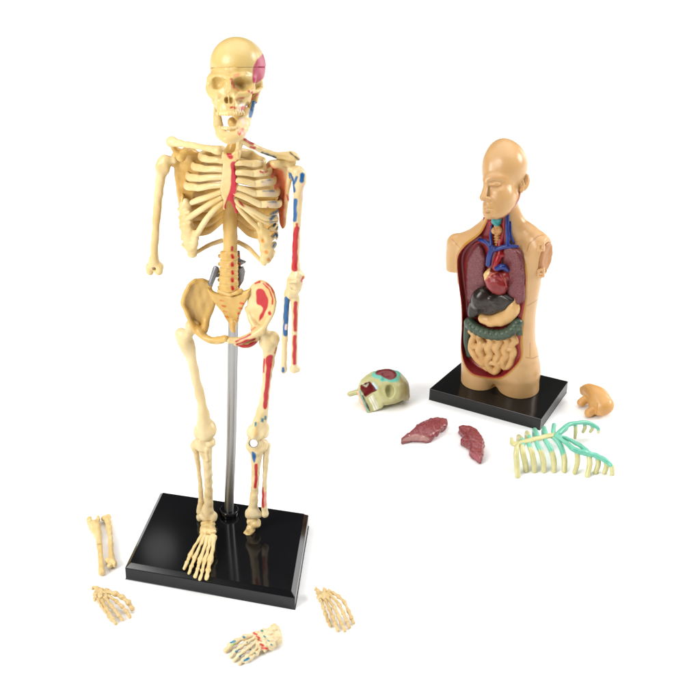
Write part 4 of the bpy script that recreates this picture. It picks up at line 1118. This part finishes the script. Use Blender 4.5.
hp = [('p', [(371.4, 375), (376, 370), (386, 367.8), (396, 369), (401.6, 375.6), (400, 380), (393, 382.6), (386, 381), (382, 381.6), (379, 379), (373, 377)], 0, TEALL), ('p', [(375.4, 372), (381, 368.8), (389, 368.6), (395, 371.2), (397, 375.4), (393, 379.4), (387, 379.4), (382, 376.4), (376.4, 374.6)], 0, DRED), ('p', [(382, 377), (384.4, 378.4), (383.4, 380.6), (381, 379.6)], 0, lin(60, 150, 130)),
      ('p', [(359.4, 385.6), (369.8, 381), (376.8, 390), (365.4, 397.2)], 0, DRED, .5, -.6), ('s', [(373.4, 383.4), (376.6, 388)], 1.2, lin(170, 200, 210)), ('s', [(363, 384.4), (366, 386.6), (368, 383.4)], .9, lin(214, 210, 180)),
      ('p', [(368.4, 398.2), (372.6, 394.6), (379.4, 408.4), (374.6, 410.6)], 0, lin(228, 226, 204)), ('s', [(370.2, 397.6), (376.6, 410)], .3, lin(170, 165, 130)), ('s', [(372.4, 396), (378.6, 409)], .3, lin(170, 165, 130)), ('s', [(359.8, 391.8), (367.6, 411.6)], 1.2, lin(130, 165, 150), .5, -.9), ('s', [(362.4, 395.4), (369.6, 410.6)], .8, lin(66, 70, 60), .5, -.9), ('s', [(357.6, 391.6), (366, 412.6)], .8, lin(222, 170, 140), .5, -.9),
      ('p', [(399, 377), (404, 378.4), (412, 390), (408, 402), (398, 402), (401, 390)], 0, lin(150, 136, 88), 1.6), ('s', [(384, 404), (394, 402.6), (402, 399.6)], 1.6, lin(158, 150, 100), 1.2)]
piece('half_skull', h, 'half skull plastic', .5, 'cut half of a pale green skull with dark red patches, left of the torso', 'skull piece', hp)

# lung halves
b = Sculpt(GR)
b.plate([(401.4, 441.4), (406, 436.6), (413.6, 431.2), (426, 422.2), (435.6, 420.2), (445, 421), (447.6, 423.8), (445.6, 428), (440, 430), (435.6, 432), (432.4, 438.2), (427, 440.2), (421, 439.4), (411, 439.4)], 5, 10, rnd=3.5, k=1)
b.ball((428, 430, 7), (14, 12, 6), k=4, roll=.55).lumps(.35, 6, 3)
piece('lung_piece', b, 'lung piece plastic', .5, 'longer dark red lung piece with a pale cut edge, lying on the left of two', 'lung piece', [('p', [(402, 441), (407, 437.2), (413.5, 434.6), (421, 435.2), (428.6, 438), (427, 441), (413, 440.6)], 0, lin(170, 124, 118), .8)])
b = Sculpt(GR)
b.plate([(458.4, 430), (462.3, 428), (473, 429.4), (480.6, 437), (483.6, 447), (482.4, 459), (479.8, 461), (474, 457), (469.4, 452.6), (468.8, 447), (460.4, 442.2), (463.4, 437.8)], 5, 10, rnd=3.2, k=1)
b.ball((474.6, 441, 7), (7.5, 14, 6), k=4, roll=.25).lumps(.35, 6, 5)
piece('lung_piece', b, 'lung piece plastic', .5, 'shorter dark red lung piece with a notched side, lying nearest the torso base', 'lung piece', [('p', [(470, 452), (477, 454), (482, 456), (480.4, 462), (474, 459)], 0, lin(150, 76, 82), .8)])

# shoulder cap with two pegs
b = Sculpt(GR)
b.chain([(581.5, 391, 14), (590, 392, 19), (598, 397, 19), (604.6, 405, 14)], [4.6, 8.4, 10.2, 9.4], k=3)
b.ball((599, 403, 12), (10.5, 16, 11), k=4)
b.plate([(560, 384), (577, 389.6), (582, 395), (590, 407.6), (596.6, 411), (598, 425), (560, 425)], 10, 70, sub=True, smooth=False, k=.8)
b.chain([(588, 397, 12), (581.2, 402.6, 6)], [4.4, 4.2], k=1).chain([(597, 406.6, 10), (588.8, 413, 5)], [4.8, 4.4], k=1).lumps(.15, 12, 2)
piece('shoulder_cap', b, 'tan skin plastic', .5, 'tan rounded shoulder piece with two round pegs, lying right of the torso base', 'shoulder piece')

# breastbone with ribs
ribt = GR.P(560, 445, 0)
rb = tag(empty('rib_piece', [ribt[0], ribt[1], 0]), 'pale green front rib cage with teal cartilage standing on its rib tips', 'rib piece')
b = Sculpt(GR)
zb = 30
b.chain([(515.5, 444.4, zb - 2), (525, 441.6, zb), (536, 439, zb + 1), (547, 436.4, zb + 1), (556, 434.4, zb)], [2.9, 2.9, 3.0, 3.0, 2.4], k=1, flat=(2, .7))
b.chain([(516, 444.6, zb - 2), (512.4, 443, zb - 2), (511.6, 438.6, zb + 1)], [2.6, 2.6, 2.0], k=1).lumps(.2, 8, 1)
b.build('breastbone', 'rib piece plastic', rb, .5)
TE = lin(112, 186, 160)


def green_rib(pts, rad, upto, name='rib'):
    V, F = ring_tube(GR, pts, rad, per=5)
    def ex(VV, NN, col):
        p0 = GR.P(*pts[0])
        d = np.linalg.norm(VV - p0, axis=1)
        m = np.clip((upto - d) / 1.6 + .5, 0, 1)
        col[:, :3] = np.array(TE); col[:, 3] = m
    return mesh_obj(name, V, F, 'rib piece plastic', rb, (), ex)


near = [((518.2, 444), (516.6, 448.6), (516.2, 456), (517, 466), (517.8, 476.4), 0), ((524.6, 442), (522, 447), (523.4, 455), (525.2, 463), (526.2, 470.4), 7), ((530.6, 440.4), (529, 444.6), (532, 453), (533.8, 463), (534.4, 471), 10), ((537.4, 438.8), (537, 443.6), (541, 452), (543.4, 462), (543.8, 471), 14), ((543.6, 437.4), (546, 441.6), (551, 450), (553.8, 461), (554, 471), 17), ((550, 436), (555, 438.6), (561, 447), (564.4, 459), (564.4, 471), 22)]
for a, b_, c, d, e_, up in near:
    green_rib([(a[0], a[1], zb - 1), (b_[0], b_[1], zb - 2), (c[0], c[1], 22), (d[0], d[1], 11), (e_[0], e_[1], 1.6)], [1.9, 2.4, 2.8, 2.9, 2.6], up * 1.1 if up else -9)
for a, e_, up in (((524.5, 441.4), (518.6, 436.4), 5), ((531, 440), (527, 432.8), 7), ((539, 437.6), (534.6, 429.8), 60), ((547, 435.8), (543.8, 428), 60), ((552.6, 434.6), (554.2, 425), 60)):
    green_rib([(a[0], a[1], zb), ((a[0] + e_[0]) / 2, (a[1] + e_[1]) / 2 - .4, zb), (e_[0], e_[1], zb - 7), (e_[0] - .5, e_[1] + 4, zb - 18), (e_[0] - .5, e_[1] + 7, 3)], [1.7, 2.2, 2.3, 2.2, 2.0], up)
ct = Sculpt(GR)
ct.chain([(555.6, 435.4, zb), (562, 430, zb + 1), (569, 424.6, zb), (577, 423, zb - 1), (584, 422.4, zb - 3), (591, 424, zb - 6), (597.4, 427.6, zb - 9)], [2.2, 2.6, 2.4, 2.0, 2.2, 2.3, 2.0], k=1)
ct.chain([(559, 433.6, zb), (566, 428.5, zb - 1)], [2.6, 2.4], k=1)
ct.build('rib_cartilage', 'larynx teal plastic', rb, .5)
ct = Sculpt(GR)
ct.chain([(555, 436, zb), (565, 442, zb - 2), (574, 449.6, zb - 4), (584, 452.6, zb - 7), (594, 455, zb - 10), (603, 459, zb - 13), (610.6, 465, zb - 17)], [2.2, 2.2, 2.8, 3.2, 2.8, 2.8, 2.2], k=1)
ct.chain([(556, 435.6, zb), (568, 439, zb - 3), (579, 445, zb - 5), (587, 451, zb - 7)], [2.0, 2.0, 2.2, 2.4], k=1).lumps(.25, 8, 3)
ct.build('rib_cartilage', 'larynx teal plastic', rb, .5)
for a, e_, r, up in (((577, 451.6), (574.8, 472.6), 2.6, 3), ((589, 454), (587.4, 475.8), 2.8, 4), ((597.6, 456.4), (595.6, 472.4), 2.7, 4), ((606, 460.4), (604.4, 472.6), 2.6, 4), ((611.6, 466), (612.4, 474), 2.5, 2)):
    z0 = np.interp(a[0], [574, 611], [zb - 5, zb - 18])
    green_rib([(a[0], a[1], z0), (a[0] + .6, a[1] * .5 + e_[1] * .5, z0 * .55), (e_[0], e_[1], 1.6)], [r, r, r * .9], up)
for a, e_, r in (((575.4, 424.4), (575, 438), 1.9), ((584.6, 423.6), (583, 431.8), 2.0), ((592, 425.4), (590.4, 431.6), 2.0), ((598.2, 428.6), (598.6, 432.4), 1.9)):
    z0 = np.interp(a[0], [575, 598], [zb - 2, zb - 10])
    green_rib([(a[0], a[1], z0), (a[0] + .3, a[1] * .5 + e_[1] * .5, z0 * .72), (e_[0], e_[1], z0 * .4)], [r, r, r * .85], 3)

# ================================================================ lens and lights
cam = bpy.data.cameras.new('camera'); co = bpy.data.objects.new('camera', cam); C.objects.link(co)
co.location = EYE * U; co.rotation_euler = (math.pi / 2 - TILT, 0, 0)
cam.sensor_width = 36; cam.lens = FOC / 700 * 36; cam.shift_x = (350 - CX) / 700; cam.clip_start = .01; cam.clip_end = 50
sce = bpy.context.scene; sce.camera = co


def lamp(name, loc, aim, size, power, col=(1, 1, 1), shape='RECTANGLE', size_y=None):
    l = bpy.data.lights.new(name, 'AREA'); l.shape = shape; l.size = size; l.energy = power; l.color = col
    if shape == 'RECTANGLE':
        l.size_y = size_y or size
    o = bpy.data.objects.new(name, l); C.objects.link(o); o.location = loc
    from mathutils import Vector
    o.rotation_euler = (Vector(aim) - Vector(loc)).to_track_quat('-Z', 'Y').to_euler()
    return o


lamp('overhead_softbox', (-.05, .8, 1.3), (-.05, .8, 0), 1.9, 24)
lamp('left_softbox', (-.80, -.2, .68), (-.02, .5, .08), .58, 11.5, (1, .99, .975))
lamp('side_softbox', (1.0, .6, .55), (.0, .55, .1), .42, 10, (1, .99, .975))
lamp('rim_softbox', (.76, 1.12, .19), (0, .42, 0), .32, 1.3)
lamp('spot_lamp', (-.131, 1.175, .644), (-.047, .42, 0), .036, .005, shape='DISK')
lamp('fill_softbox', (-.7, -.1, .55), (0, .5, .1), .5, 3.5, (1, .98, .96))
w = bpy.data.worlds.new('World'); sce.world = w; w.use_nodes = True
w.node_tree.nodes['Background'].inputs[0].default_value = (1, 1, 1, 1)
w.node_tree.nodes['Background'].inputs[1].default_value = .06
sce.view_settings.view_transform = 'Standard'; sce.view_settings.look = 'None'
sce.cycles.use_denoising = True
sce.cycles.max_bounces = 8
